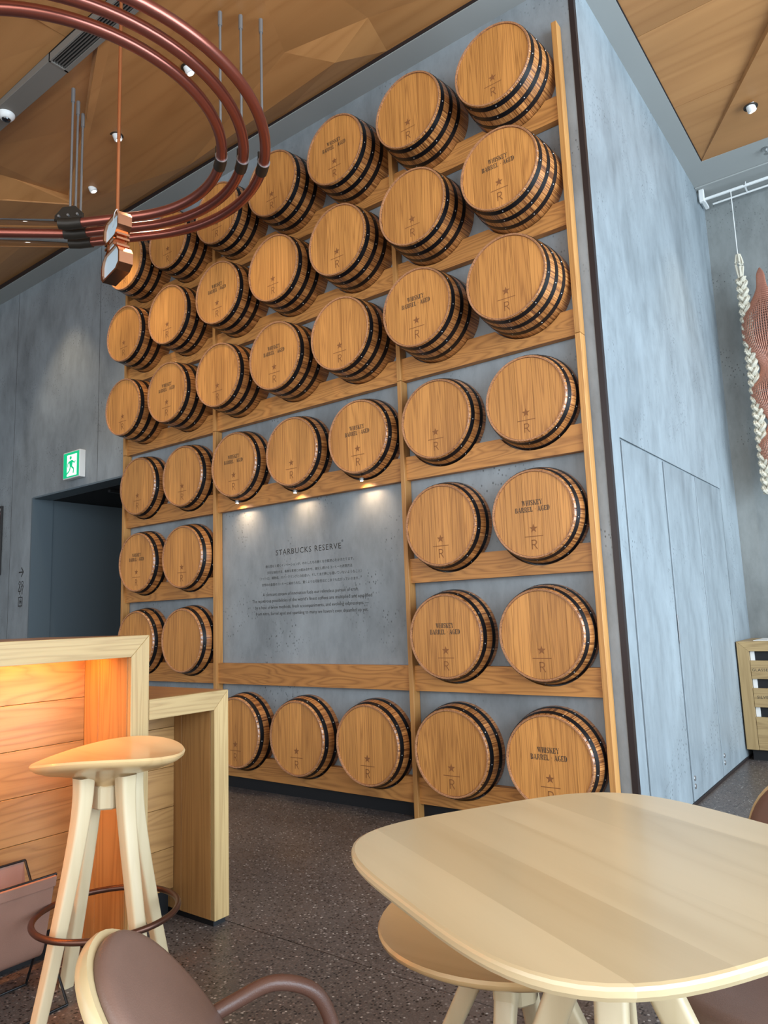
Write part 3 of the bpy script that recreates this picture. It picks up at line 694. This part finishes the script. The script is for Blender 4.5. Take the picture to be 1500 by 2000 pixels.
# ------------------------------------------------------------------ counters
CX = -1.012
def counter(name, y0, y1, z, depth, t, recess, label, leg0=True, top_mat='ctop'):
    r = empty(name, (CX - depth / 2, (y0 + y1) / 2, 0), 0, label, 'counter'); O = r.location
    xb = CX - depth
    # mitred front edge: top band and end upright
    prism('front_band', [(y0, z), (y0, z - t), (y1 - t, z - t), (y1, z)], CX - .022, CX, lambda u, v, d: (d, u, v), M['ash'], r, O, .0012)
    prism('end_upright', [(y1, z - .001), (y1 - t + .0005, z - t - .0005), (y1 - t + .0005, .022), (y1, .022)], CX - .022, CX, lambda u, v, d: (d, u, v), M['ashv'], r, O, .0012)
    box('top_board', xb, CX - .023, y0, y1 - .001, z - .028, z, M['ctop'], r, .001, O)
    # boards of the end panel (upright)
    n = 4; x0 = CX - .023; wd = (depth - .023) / n
    for k in range(n):
        box('end_board', x0 - (k + 1) * wd + .0006, x0 - k * wd - .0006, y1 - t, y1 - .001, .022, z - .029, M['plankv'], r, .0012, O)
    # recessed back panel of horizontal planks
    xr = CX - recess; hgt = .158; zz = .10
    while zz < z - .04:
        z2 = min(zz + hgt, z - .03)
        box('back_plank', xr - .02, xr, y0, y1 - t - .001, zz + .0008, z2 - .0008, M['plank'], r, .0012, O); zz += hgt
    box('toe_kick', xr - .10, xr - .03, y0, y1 - t - .004, 0, .10, M['black'], r, 0, O)
    box('end_plinth', xb + .02, CX - .014, y1 - t + .006, y1 - .008, 0, .022, M['black'], r, 0, O)
    return r
c1 = counter('bar_counter', -4.6, -1.909, 1.116, .74, .076, .295, 'high timber bar counter with mitred pale edge and amber lit recess')
c2 = counter('low_counter', -1.907, -1.533, .8815, .74, .073, .25, 'lower timber counter end butted against the high bar counter')
led = empty('light_strip', (CX - .17, -3.2, 1.080), 0, 'amber light strip under the high bar counter top', 'light strip')
box('diffuser', -.012, .012, -1.2, 1.19, -.004, .007, M['led'], led, .001)
l = bpy.data.lights.new('amber_strip', 'AREA'); l.shape = 'RECTANGLE'; l.size = 2.3; l.size_y = .03; l.energy = 26; l.color = (1.0, .34, .05)
o = bpy.data.objects.new('amber_strip', l); COL.objects.link(o); o.parent = led; o.location = (0, 0, -.006); o.rotation_euler = Vector((-.35, 0, -1)).to_track_quat('-Z', 'Y').to_euler()
mb = empty('menu_board', (-1.62, -2.50, 1.1165), 0, 'dark walnut upright board standing on the high counter at left edge', 'board')
box('panel', -.05, .05, -.008, .008, .015, .11, M['darkw'], mb, .001); box('foot', -.06, .06, -.03, .03, 0, .015, M['darkw'], mb, .001)

# ------------------------------------------------------------------ stools
def seat_data(R, drop, tip, th=.012, phi=math.radians(37)):
    v = []; f = []; nr, na = 12, 48
    def ztop(x, y):
        q = (x * x + y * y) / (R * R)
        u = x * math.cos(phi) + y * math.sin(phi); w2 = -x * math.sin(phi) + y * math.cos(phi)
        return -.018 * (1 - q) + drop * (w2 * w2 - u * u) / (R * R) + tip * u / R
    rings_top = [R * (k / nr) ** .9 for k in range(1, nr + 1)]
    v.append((0, 0, ztop(0, 0)))
    for r in rings_top:
        for k in range(na):
            a = 2 * PI * k / na; x, y = r * math.cos(a), r * math.sin(a); v.append((x, y, ztop(x, y)))
    # rounded rim then underside flowing into the neck
    und = [(R + .004, -.006), (R + .002, -.014), (R * .94, -.026), (R * .76, -.042), (R * .52, -.056), (R * .34, -.070), (R * .22, -.088), (.040, -.105)]
    for r, dz in und:
        bl = max(0, min(1, (r - .05) / (R * .6)))
        for k in range(na):
            a = 2 * PI * k / na; x, y = r * math.cos(a), r * math.sin(a); v.append((x, y, ztop(R * math.cos(a), R * math.sin(a)) * bl + dz))
    T = nr + len(und)
    for k in range(na): f.append((0, 1 + k, 1 + (k + 1) % na))
    for i in range(T - 1):
        for k in range(na):
            k2 = (k + 1) % na; f.append((1 + i * na + k, 1 + (i + 1) * na + k, 1 + (i + 1) * na + k2, 1 + i * na + k2))
    f.append(tuple(1 + (T - 1) * na + k for k in range(na)))
    return v, f
def legs(root, zt, rf, n=4, a0=0.0, r0=.088, wt=.027, wb_=.018, mat='maplel', hub=.5):
    for k in range(n):
        a = a0 + 2 * PI * k / n
        pts = [(r0, zt), (r0 + .002, zt - .06), (r0 + .013, zt - .14 * zt / .65), (r0 + (rf - r0) * .30, zt * .58), (r0 + (rf - r0) * .64, zt * .28), (rf, 0.0)]
        path = [(r * math.cos(a), r * math.sin(a), z) for r, z in spline([(p[0], 0, p[1]) for p in pts], 5) for r in [r]] if False else [(p[0] * math.cos(a), p[0] * math.sin(a), p[2]) for p in spline([(q[0], 0, q[1]) for q in pts], 5)]
        m = len(path); rad = [wt + (wb_ - wt) * (i / (m - 1)) ** .8 for i in range(m)]
        o = tube('leg', path, rad, M[mat], root, section=RSEC, up=(math.cos(a), math.sin(a), 0.001))
def stool(name, loc, rz, seat_z, R, rf, label, ring=True, a0=0.0, drop=.010, tip=.0):
    s = empty(name, loc, rz, label, 'stool')
    v, f = seat_data(R, drop, tip); o = mesh('seat', [(x, y, z + seat_z) for x, y, z in v], f, M['seat'], s, True); autos(o.data, .8)
    zt = seat_z - .062
    legs(s, zt, rf, 4, a0)
    prism('hub', [(.052 * math.cos(PI / 8 + k * PI / 4), .052 * math.sin(PI / 8 + k * PI / 4)) for k in range(8)], zt - .105, seat_z - .095, lambda u, v, d: (u * math.cos(a0) - v * math.sin(a0), u * math.sin(a0) + v * math.cos(a0), d), M['maplel'], s, None, .005)
    if ring:
        tube('foot_ring', [(.214 * math.cos(2 * PI * k / 64), .214 * math.sin(2 * PI * k / 64), .270) for k in range(64)], .0095, M['ring'], s, 12, True)
    return s
stool('bar_stool', (-.852, -2.168, 0), 0, .752, .230, .222, 'tall pale maple bar stool with bronze foot ring at the counter', True, 0.0, .014, .006)
stool('low_stool', (.463, -1.981, 0), 0, .455, .303, .27, 'low round maple stool tucked under the pale table', False, math.radians(-75), .004, 0)

# ------------------------------------------------------------------ table
TX, TY, TZ, TR, TH = .804, -2.257, .72, 1.076, .3985
tb = empty('cafe_table', (TX, TY, 0), TR, 'pale maple table with rounded square top in the foreground', 'table')
def squircle(a, n=3.85, k=96):
    out = []
    for i in range(k):
        t = 2 * PI * i / k; c, s = math.cos(t), math.sin(t); r = (abs(c) ** n + abs(s) ** n) ** (-1 / n); out.append((a * r * c, a * r * s))
    return out
sec = [(-.006, 0), (-.0015, -.0018), (0, -.006), (0, -.013), (-.003, -.019), (-.012, -.0235), (-.03, -.026)]
# top made of six glued boards, each its own piece
bw = [-.41, -.28, -.145, -.01, .135, .275, .41]
M['mapleX'] = wood('pale_maple_top', (0.57, 0.455, 0.275), (0.48, 0.365, 0.205), 'Y', 7, 0.8, 5, 0.5, 0.12, 0.30, 0.06, coat=0.35, bump=0.015)
lv = [(squircle(TH + dd), TZ + dz) for dd, dz in sec]; K = 96
vs = [(x, y, z) for p, z in lv for x, y in p]
fs = [tuple(range(K)), tuple((len(lv) - 1) * K + k for k in range(K))] + [(r_ * K + k, r_ * K + (k + 1) % K, (r_ + 1) * K + (k + 1) % K, (r_ + 1) * K + k) for r_ in range(len(lv) - 1) for k in range(K)]
full = fixn(data('top', vs, fs, None))
for i in range(6):
    bm = bmesh.new(); bm.from_mesh(full)
    for val, no in ((bw[i], -1), (bw[i + 1], 1)):
        if abs(val) > TH: continue
        g = bmesh.ops.bisect_plane(bm, geom=bm.verts[:] + bm.edges[:] + bm.faces[:], plane_co=(val, 0, 0), plane_no=(no, 0, 0), clear_outer=True)
        be = [e for e in bm.edges if e.is_boundary]
        if be: bmesh.ops.contextual_create(bm, geom=be)
    bmesh.ops.recalc_face_normals(bm, faces=bm.faces)
    me = bpy.data.meshes.new('top_board'); bm.to_mesh(me); bm.free(); me.materials.append(M['mapleX']); autos(me, .3)
    link('top_board', me, tb)
bpy.data.meshes.remove(full)
legs(tb, TZ - .028, .30, 4, PI / 4, .055, .033, .021)
prism('hub', [(-.035, -.035), (.035, -.035), (.035, .035), (-.035, .035)], TZ - .16, TZ - .027, lambda u, v, d: (u, v, d), M['maplel'], tb, None, .006)

# ------------------------------------------------------------------ armchairs
def sup(a, b_, n, k=48):
    out = []
    for i in range(k):
        t = 2 * PI * i / k; c, s = math.cos(t), math.sin(t); r = (abs(c) ** n + abs(s) ** n) ** (-1 / n); out.append((a * r * c, b_ * r * s))
    return out
def cushion(name, a, b_, th, mat, parent, mw, n=2.3, dome=True):
    """upholstered pad: outline a x b in the local (w, up) plane, bulging along +fwd"""
    lev = [(1.0, 0), (1.0, th * .35), (.985, th * .62), (.95, th * .82), (.85, th * .95), (.6, th * 1.04), (.3, th * 1.08)] if dome else [(.985, 0), (1.0, th * .3), (1.0, th * .7), (.985, th)]
    vs = []; fs = []; o_ = sup(a, b_, n); K = len(o_)
    for s, h in lev:
        for u, v in o_: vs.append((u * s, v * s, h))
    fs.append(tuple(range(K)))
    for r_ in range(len(lev) - 1):
        for k in range(K): fs.append((r_ * K + k, r_ * K + (k + 1) % K, (r_ + 1) * K + (k + 1) % K, (r_ + 1) * K + k))
    fs.append(tuple((len(lev) - 1) * K + k for k in range(K)))
    o = mesh(name, [tuple(mw @ Vector(p)) for p in vs], fs, mat, parent, True); autos(o.data, .7); return o
def chair(name, pc, h, label, tilt, a, b_, seat_z=.36):
    """pc: world position of the back pad centre; forward distance runs from the pad"""
    c = empty(name, (pc[0] + .22 * math.cos(h), pc[1] + .22 * math.sin(h), 0), h, label, 'chair', 'leather and maple armchairs at the table')
    fw = Vector((math.cos(tilt), 0, math.sin(tilt))); wv = Vector((0, 1, 0)); up = fw.cross(wv)
    def fr(o): return Matrix(((wv.x, up.x, fw.x, o.x), (wv.y, up.y, fw.y, o.y), (wv.z, up.z, fw.z, o.z), (0, 0, 0, 1)))
    p = Vector((-.22, 0, pc[2]))
    cushion('back_pad', a, b_, .024, M['leather'], c, fr(p - fw * .020), 2.2)
    cushion('back_shell', a + .016, b_ + .016, .022, M['maple'], c, fr(p - fw * .043), 2.2, False)
    cushion('seat_pad', .205, .20, .035, M['leather'], c, Matrix.Translation((.02, 0, seat_z)), 2.5)
    cushion('seat_shell', .215, .21, .022, M['maple'], c, Matrix.Translation((.02, 0, seat_z - .023)), 2.5, False)
    for s_ in (-1, 1):
        tube('arm', spline([(-.235, s_ * .12, pc[2] - .085), (-.14, s_ * .15, .485), (-.07, s_ * .162, .502), (.0, s_ * .172, .475), (.032, s_ * .178, .41), (.03, s_ * .17, seat_z - .01)], 6), .0135, M['armt'], c)
        for t in (-1, 1):
            tube('leg', [(.02 + t * .12, s_ * .12, seat_z - .022), (.02 + t * .15, s_ * .15, 0)], [.019, .013], M['maplel'], c, 12)
    tube('back_post', spline([(-.15, 0, seat_z - .015), (-.25, 0, seat_z + .03), (-.285, 0, pc[2] - .06)], 5), .020, M['maplel'], c)
    return c
chair('armchair', (.3, -2.78, .54), .8, 'brown leather armchair with maple shell in the near left foreground', .7, .153, .168)
chair('armchair', (1.06, -1.62, .60), -2.0, 'brown leather armchair beyond the pale table, partly cut off at right', .35, .19, .16)

# ------------------------------------------------------------------ leather basket on wire frame
bk = empty('sling_basket', (-1.10, -2.56, 0), 0, 'pinkish brown leather sling basket on black wire legs by the counter', 'basket'); O = bk.location
def strip(name, pts, y0, y1, mat, th=.006):
    P = [Vector((p[0], 0, p[1])) for p in pts]; vs = []; fs = []; m = len(P)
    for sgn in (0, 1):
        for yy in (y0, y1):
            for i, p in enumerate(P):
                t = (P[min(i + 1, m - 1)] - P[max(i - 1, 0)]).normalized(); nrm = Vector((-t.z, 0, t.x))
                q = p + nrm * (th * sgn); vs.append((q.x, yy, q.z))
    A = lambda s, e, i: (s * 2 + e) * m + i
    for i in range(m - 1):
        fs += [(A(0, 0, i), A(0, 0, i + 1), A(0, 1, i + 1), A(0, 1, i)), (A(1, 0, i), A(1, 1, i), A(1, 1, i + 1), A(1, 0, i + 1)), (A(0, 0, i), A(1, 0, i), A(1, 0, i + 1), A(0, 0, i + 1)), (A(0, 1, i), A(0, 1, i + 1), A(1, 1, i + 1), A(1, 1, i))]
    for i in (0, m - 1): fs.append((A(0, 0, i), A(0, 1, i), A(1, 1, i), A(1, 0, i)))
    o = mesh(name, vs, fs, mat, bk, True, O); autos(o.data, .7); return o
YA, YB = -2.88, -2.238
strip('leather_sling', spline([(-1.040, .366), (-1.058, .29), (-1.082, .19), (-1.105, .125), (-1.135, .112), (-1.162, .125), (-1.188, .19), (-1.215, .29), (-1.236, .376)], 4), YA, YB, M['leatherp'])
strip('hem_fold', [(-1.0345, .369), (-1.0415, .338)], YA, YB + .001, M['leatherp'], .009)
strip('hem_fold', [(-1.229, .345), (-1.237, .378)], YA, YB + .001, M['leatherp'], .005)
for yy in (YB + .006, YA - .006):
    tube('wire_leg', [(-1.040, yy, .370), (-1.10, yy, .22), (-1.196, yy - .005, .0045)], .0040, M['wire'], bk, 8, off=O)
    tube('wire_leg', [(-1.238, yy, .380), (-1.12, yy + .001, .21), (-.955, yy, .0045)], .0040, M['wire'], bk, 8, off=O)
for xx in (-1.196, -.955): tube('wire_runner', [(xx, YA - .006, .0045), (xx, YB + .006, .0045)], .0040, M['wire'], bk, 8, off=O)
for xx, zz in ((-1.040, .370), (-1.238, .380)): tube('wire_rod', [(xx, YA - .006, zz), (xx, YB + .006, zz)], .0040, M['wire'], bk, 8, off=O)

# ------------------------------------------------------------------ condiment cabinet
cb = empty('service_cabinet', (.9, 2.8, 0), 0, 'oak service cabinet with lettered slatted fronts in the far corner', 'cabinet'); O = cb.location
X0, X1, Y0 = XC + .012, 1.7, 2.5
M['cabH'] = wood('cabinet_oak', (.40, .28, .13), (.24, .155, .065), 'X', 16, 1.0, 10, .65, .35, .5, .06)
M['cabV'] = wood('cabinet_oak_upright', (.40, .28, .13), (.27, .18, .075), 'Z', 16, .7, 8, .5, .35, .5, .06)
box('carcass', X0 + .03, X1 - .03, Y0 + .04, 3.1, .10, .84, M['black'], cb, 0, O)
prism('frame_upright', [(X0, .868), (X0 + .08, .796), (X0 + .08, .081), (X0, .081)], Y0, Y0 + .03, XZ, M['cabV'], cb, O, .001)
prism('frame_rail', [(X0, .869), (X1, .869), (X1, .797), (X0 + .08, .797)], Y0, Y0 + .03, XZ, M['cabH'], cb, O, .001)
box('side_panel', X0, X0 + .02, Y0 + .03, 3.1, .081, .868, M['cabV'], cb, .001, O)
box('top_panel', X0, X1, Y0 + .03, 3.1, .85, .869, M['cabH'], cb, .001, O)
box('top_inset', X0 + .10, X1 - .1, Y0 + .10, 3.0, .869, .873, M['white'], cb, .001, O)
for z0, z1 in ((.594, .728), (.389, .526), (.081, .317)):
    box('front_board', X0 + .083, X1, Y0 + .004, Y0 + .026, z0, z1, M['cabH'], cb, .001, O)
for z0, z1 in ((.728, .796), (.526, .594), (.317, .389)):
    box('liner', X0 + .083, X0 + .113, Y0 + .028, Y0 + .038, z0, z1, M['white'], cb, 0, O)
box('toe_kick', X0 + .03, X1, Y0 + .05, Y0 + .06, 0, .10, M['black'], cb, 0, O)
for s, x, z in (('GLASSES', .183, .650), ('SILVERWARE', .199, .451)):
    text_on('lettering', s, (lambda a, c, x=x, z=z: (x + a, Y0 + .0032, z + c)), M['ink'], cb, height=.030, spacing=1.12, align='LEFT', off=O)

# ------------------------------------------------------------------ hanging fibre art and its track
tk = empty('hanging_track', (1.2, 2.9, ZS), 0, 'white ceiling track with end bracket along the far wall', 'track'); O = tk.location
box('track_bar', .12, 2.6, 2.885, 2.905, ZS - .085, ZS - .065, M['white'], tk, .002, O)
box('rear_bar', .17, 2.6, 3.02, 3.035, ZS - .078, ZS - .066, M['white'], tk, .002, O)
box('end_bracket', .105, .135, 2.84, 3.05, ZS - .09, ZS - .068, M['white'], tk, .002, O)
box('end_cap', .10, .14, 2.835, 2.87, ZS - .115, ZS - .001, M['white'], tk, .003, O)
for xx in (.45, 1.4): tube('drop_rod', [(xx, 2.97, ZS - .001), (xx, 2.97, ZS - .07)], .004, M['white'], tk, 8, off=O); box('cross_bar', xx - .005, xx + .005, 2.885, 3.035, ZS - .074, ZS - .066, M['white'], tk, 0, O)
rp = empty('braided_rope', (.345, 2.9, 2.0), 0, 'cream braided cotton rope hanging in front of the far wall', 'rope art'); O = rp.location
tube('cord', [(.340, 2.9, 4.06), (.341, 2.9, ZS - .075)], .004, M['white'], rp, 6, off=O)
for k in range(3):
    ph = 2 * PI * k / 3; pts = []
    for i in range(141):
        t = i / 140; z = 3.86 - 1.84 * t; a = ph + t * 2 * PI * 9
        pts.append((.345 + .024 * t + .030 * math.sin(a), 2.9 + .017 * math.sin(2 * a), z))
    # every strand of the braid is a bundle of cords
    for q in range(4):
        b_ = q * PI / 2 + .4
        tube('strand', [(x + .0105 * math.cos(b_ + z * 8), y + .0105 * math.sin(b_ + z * 8), z) for x, y, z in pts], .0108, M['rope'], rp, 6, off=O)
for q in range(5):
    b_ = q * 2 * PI / 5
    tube('loop_cord', spline([(.343 + .012 * math.cos(b_), 2.9 + .012 * math.sin(b_), 3.86), (.342 + .028 * math.cos(b_), 2.9 + .028 * math.sin(b_), 3.98), (.341 + .012 * math.cos(b_), 2.9 + .012 * math.sin(b_), 4.07)], 5), .010, M['rope'], rp, 6, off=O)
wn_ = empty('wire_net_sculpture', (.60, 2.93, 1.9), 0, 'looped copper wire net sculpture with bulging lobes beside the rope', 'sculpture'); O = wn_.location
prof = [(.0, 3.92), (.03, 3.86), (.045, 3.74), (.11, 3.62), (.185, 3.50), (.20, 3.36), (.17, 3.24), (.10, 3.12), (.085, 3.05), (.13, 2.96), (.185, 2.88), (.16, 2.76), (.09, 2.66), (.07, 2.60), (.12, 2.50), (.175, 2.42), (.15, 2.30), (.09, 2.2), (.03, 2.1), (.0, 2.06)]
pf = spline([(r, 0, z) for r, z in prof], 6)
vs, fs = lathedata([(max(.002, p[0]), p[2]) for p in pf], 64)
me = data('net', [(x * .9 + .485 - O.x, y * .6 + 2.93 - O.y, z - O.z) for x, y, z in vs], fs, M['cumesh'])
ne = link('wire_net', me, wn_); md = ne.modifiers.new('w', 'WIREFRAME'); md.thickness = .0075; md.use_replace = True

# ------------------------------------------------------------------ copper tubes
CC = (-2.12, -1.68); ZT = 3.78; RR = (.82, .94, 1.06); TH0 = math.radians(119)
JL = (('inner', 'innermost curved copper tube overhead'), ('mid', 'middle curved copper tube overhead'), ('outer', 'outermost curved copper tube overhead'))
hang_r = [(422, -1.685, -1.012), (458, -1.617, -.928), (494, -1.551, -.841)]
for i, R in enumerate(RR):
    pts = []
    for k in range(61):
        a = math.radians(-95) + (TH0 - math.radians(-95)) * k / 60; pts.append((CC[0] + R * math.cos(a), CC[1] + R * math.sin(a), ZT))
    ex_, ey_ = CC[0] + R * math.cos(TH0), CC[1] + R * math.sin(TH0); dx, dy = -math.sin(TH0), math.cos(TH0)
    endt = .47 + .035 * i
    end = (ex_ + dx * endt, ey_ + dy * endt, ZT)
    pts.append((ex_ + dx * endt * .5, ey_ + dy * endt * .5, ZT)); pts.append(end)
    t = empty('copper_tube', (CC[0] + R, CC[1], ZT), 0, JL[i][1], 'tube', 'curved copper tubes under the ceiling')
    tube('tube_bend', pts, .030, M['copper'], t, 20, off=t.location)
    # bronze connector on the bend with its hanger rod
    hx, hy = hang_r[i][1], hang_r[i][2]; a = math.atan2(hy - CC[1], hx - CC[0])
    h = empty('tube_hanger', (hx, hy, ZT), 0, ['grey rod hanger with bronze connector on the innermost tube bend', 'grey rod hanger with bronze connector on the middle tube bend', 'grey rod hanger with bronze connector on the outermost tube bend'][i], 'hanger', 'ceiling hangers of the copper tubes'); O = h.location
    arc = [(CC[0] + R * math.cos(a + d), CC[1] + R * math.sin(a + d), ZT) for d in (-.05 / R, -.025 / R, 0, .025 / R, .05 / R)]
    tube('connector', arc, .0345, M['bracket'], h, 20, off=O)
    arc2 = [(CC[0] + R * math.cos(a + d), CC[1] + R * math.sin(a + d), ZT) for d in (-.055 / R, -.05 / R)]
    tube('collar', arc2, .036, M['steel'], h, 20, off=O)
    px, py = CC[0] + R * math.cos(a), CC[1] + R * math.sin(a)
    box('bracket_plate', px - .006, px + .006, py - .035, py + .035, ZT + .03, ZT + .085, M['bracket'], h, .002, O)
    tube('rod', [(px, py, ZT + .08), (px, py, 4.70)], .008, M['steel'], h, 8, off=O); tube('rod_sleeve', [(px, py, 4.66), (px, py, 4.75)], .013, M['steel'], h, 10, off=O)
    for q in (-.02, 0, .02):
        tube('bolt', [(px - .018, py + q, ZT + .055 + q * .5), (px + .018, py + q, ZT + .055 + q * .5)], .006, M['steel'], h, 8, off=O)
    # left end: connector block, hanger rod and the straight run
    h2 = empty('tube_hanger', end, 0, ['bronze connector and rod at the straight end of the upper clear tube', 'bronze connector and rod at the straight end of the middle copper tube', 'bronze connector and rod at the straight end of the lower clear tube'][i], 'hanger', 'ceiling hangers of the copper tubes'); O = h2.location
    sdx, sdy = -.74, -.67
    tube('connector', [(end[0] - dx * .09, end[1] - dy * .09, ZT), (end[0], end[1], ZT), (end[0] + sdx * .07, end[1] + sdy * .07, ZT)], .036, M['bracket'], h2, 20, off=O)
    tube('rod', [(end[0], end[1], ZT + .07), (end[0], end[1], 4.70)], .008, M['steel'], h2, 8, off=O); tube('rod_sleeve', [(end[0], end[1], 4.66), (end[0], end[1], 4.76)], .013, M['steel'], h2, 10, off=O)
    if i == 0:
        pl = [(-.10, .02), (.10, .02), (.10, .06), (.045, .115), (-.045, .115), (-.10, .06)]
        ux, uy = -dy, dx
        prism('hanger_plate', pl, -.006, .006, lambda u, v, d: (end[0] + dx * u + ux * (d + .01), end[1] + dy * u + uy * (d + .01), ZT + v), M['bracket'], h2, O, .001)
        for q in (-.065, 0, .065):
            bx_, by_ = end[0] + dx * q, end[1] + dy * q
            tube('bolt', [(bx_ + ux * -.012, by_ + uy * -.012, ZT + .05), (bx_ + ux * .028, by_ + uy * .028, ZT + .05)], .008, M['steel'], h2, 10, off=O)
    st = empty('straight_tube', (end[0] + sdx * .8, end[1] + sdy * .8, ZT), 0, ['clear straight tube at left, nearest of the three', 'straight copper tube between two clear tubes at left', 'clear straight tube at left, lowest in view'][i], 'tube', 'straight tubes at the left'); O = st.location
    tube('tube_run', [(end[0] + sdx * .02, end[1] + sdy * .02, ZT), (end[0] + sdx * 2.4, end[1] + sdy * 2.4, ZT)], .029, M['copper'] if i == 1 else M['acryl'], st, 20, off=O)

# ------------------------------------------------------------------ pendant
PXY = (-1.95, -1.47); PZ = 3.152
pd = empty('copper_pendant', (PXY[0], PXY[1], PZ - .21), 0, 'polished copper hourglass shaped pendant on a long copper rod', 'pendant light'); O = Vector((PXY[0], PXY[1], PZ))
hd = math.radians(167)            # direction of the pendant's broad face in plan
ax_, ay_ = math.cos(hd), math.sin(hd); bx2, by2 = -math.sin(hd), math.cos(hd)
def pf_(u, v, d): return (ax_ * u * .9 + bx2 * d, ay_ * u * .9 + by2 * d, v * .80 + .21)
outl = [(-.10, .205), (.085, .205), (.12, .17), (.125, .10), (.05, .035), (.05, -.005), (.13, -.06), (.15, -.10), (.15, -.165), (.12, -.205), (-.10, -.205), (-.15, -.175), (-.15, -.10), (-.125, -.06), (-.05, -.005), (-.05, .035), (-.125, .10), (-.125, .17)]
inl = [(u * .86, v * .93) for u, v in outl]
n = len(outl); D0, D1 = -.036, .036
vs = [pf_(u, v, d) for d in (D0, D1) for u, v in outl] + [pf_(u, v, d) for d in (D0, D1) for u, v in inl]; fs = []
for i in range(n):
    j = (i + 1) % n
    fs += [(i, j, n + j, n + i), (2 * n + i, 3 * n + i, 3 * n + j, 2 * n + j), (i, 2 * n + i, 2 * n + j, j), (n + i, n + j, 3 * n + j, 3 * n + i)]
o = mesh('copper_band', vs, fs, M['cupol'], pd)
for d in (D0 + .012, D1 - .012):
    v, f = polysdata([inl], lambda a, c, d=d: pf_(a, c, d)); mesh('glass_face', v, f, M['mirror'], pd, fix=False)
for z0 in (-.035, .012, .045):
    v, f = prismdata(rc(-.10, z0, .10, z0 + .014), D0 + .002, D1 - .002, pf_); mesh('cross_bar', v, f, M['cupol'], pd)
tube('rod', [(0, 0, .372), (0, 0, 4.76 - PZ + .21)], .0095, M['curod'], pd, 12)
lathe('ceiling_cup', [(0, 0), (.04, 0), (.045, -.02), (.012, -.03)], M['curod'], pd, (0, 0, 4.765 - PZ + .21), 20)
tube('feed_wire', spline([(ax_ * -.01, ay_ * -.01, .42), (ax_ * -.07 + bx2 * .03, ay_ * -.07 + by2 * .03, .39), (ax_ * -.08 + bx2 * (D1 + .01), ay_ * -.08 + by2 * (D1 + .01), .35), (bx2 * (D1 - .01), by2 * (D1 - .01), .32)], 5), .0018, M['white'], pd, 6)

# ------------------------------------------------------------------ ceiling fittings
ch = struct(empty('trim_3', (-4, (CH0 + CH1) / 2, zc)))
O = ch.location
VX0, VX1 = -2.80, -1.5
box('channel_cover', -9, VX0, CH0, CH1, zc - .01, zc + .06, M['channel'], ch, .002, O)
box('channel_cover', VX1, 6, CH0, CH1, zc - .01, zc + .06, M['channel'], ch, .002, O)
vg = empty('ceiling_vent', ((VX0 + VX1) / 2, (CH0 + CH1) / 2, zc), 0, 'dark slatted air vent set into the grey ceiling channel', 'vent'); O = vg.location
box('vent_back', VX0, VX1, CH0, CH1, zc + .04, zc + .06, M['black'], vg, 0, O)
for y0, y1 in ((CH0, CH0 + .012), (CH1 - .028, CH1)): box('vent_frame', VX0, VX1, y0, y1, zc - .012, zc + .045, M['channel'], vg, .001, O)
for x0, x1 in ((VX0, VX0 + .014), (VX1 - .014, VX1)): box('vent_frame', x0, x1, CH0, CH1, zc - .012, zc + .045, M['channel'], vg, .001, O)
for k in range(5):
    yy = CH0 + .02 + k * .0175; box('slat', VX0 + .014, VX1 - .014, yy, yy + .006, zc - .008, zc + .03, M['grille'], vg, 0, O)
cm = empty('security_camera', (-3.49, -1.365, zc - .01), 0, 'small white dome security camera on the grey ceiling channel', 'camera')
lathe('housing', [(0, 0), (.055, 0), (.055, -.012), (.040, -.035), (.030, -.040)], M['white'], cm, n=28)
lathe('dome_lens', [(.031, -.036), (.026, -.048), (.012, -.056), (0, -.057)], M['dome'], cm, n=24)
DL = [(-2.173, -.83, zc - .004, 'white ceiling downlight behind the copper tube bend'), (-3.102, -.749, zc - .012, 'white ceiling downlight beside the copper pendant rod'), (-3.815, -.511, zc - .02, 'white ceiling downlight nearest the ceiling fold'), (-5.094, -.394, zc + .012, 'white ceiling downlight at far left below the tubes'), (.682, 1.895, zl, 'white ceiling downlight on the right hand ceiling')]
for k, (x, y, z, lb) in enumerate(DL):
    d = empty('downlight', (x, y, z), 0, lb, 'downlight', 'ceiling downlights')
    lathe('recess_ring', [(.034, .002), (.048, .002), (.048, -.002), (.034, -.002)], M['bracket'], d, n=28, closed=True)
    lathe('recess_disc', [(0, .0), (.036, .0)], M['black'], d, n=24)
    e = empty('tilted_lamp'); bpy.data.objects.remove(e)
    mt = Matrix.Rotation(.35, 4, 'X') @ Matrix.Rotation(-.2, 4, 'Y')
    o = lathe('lamp_can', [(.0, .02), (.030, .02), (.030, -.034), (.022, -.038), (.020, -.030)], M['white'], d, n=24); o.matrix_local = mt
    o = lathe('lamp_lens', [(0, -.032), (.0195, -.032)], M['lampglow'], d, n=20); o.matrix_local = mt
    l = bpy.data.lights.new('downlight_beam', 'SPOT'); l.energy = 55; l.color = (1.0, .80, .55); l.spot_size = math.radians(75); l.spot_blend = .6; l.shadow_soft_size = .03
    o = bpy.data.objects.new('downlight_beam', l); COL.objects.link(o); o.parent = d; o.location = (0, 0, -.075)
sp = empty('sprinkler', (.675, 2.575, ZS), 0, 'small chrome sprinkler head on the soffit at the right edge', 'sprinkler')
lathe('plate', [(0, 0), (.03, 0), (.032, -.006), (.012, -.012), (.010, -.03), (0, -.03)], M['rivet'], sp, n=20)
lathe('deflector', [(0, -.045), (.020, -.045), (.020, -.048), (0, -.048)], M['rivet'], sp, n=16)
tube('yoke', [(.009, 0, -.028), (.009, 0, -.046)], .002, M['rivet'], sp, 6)
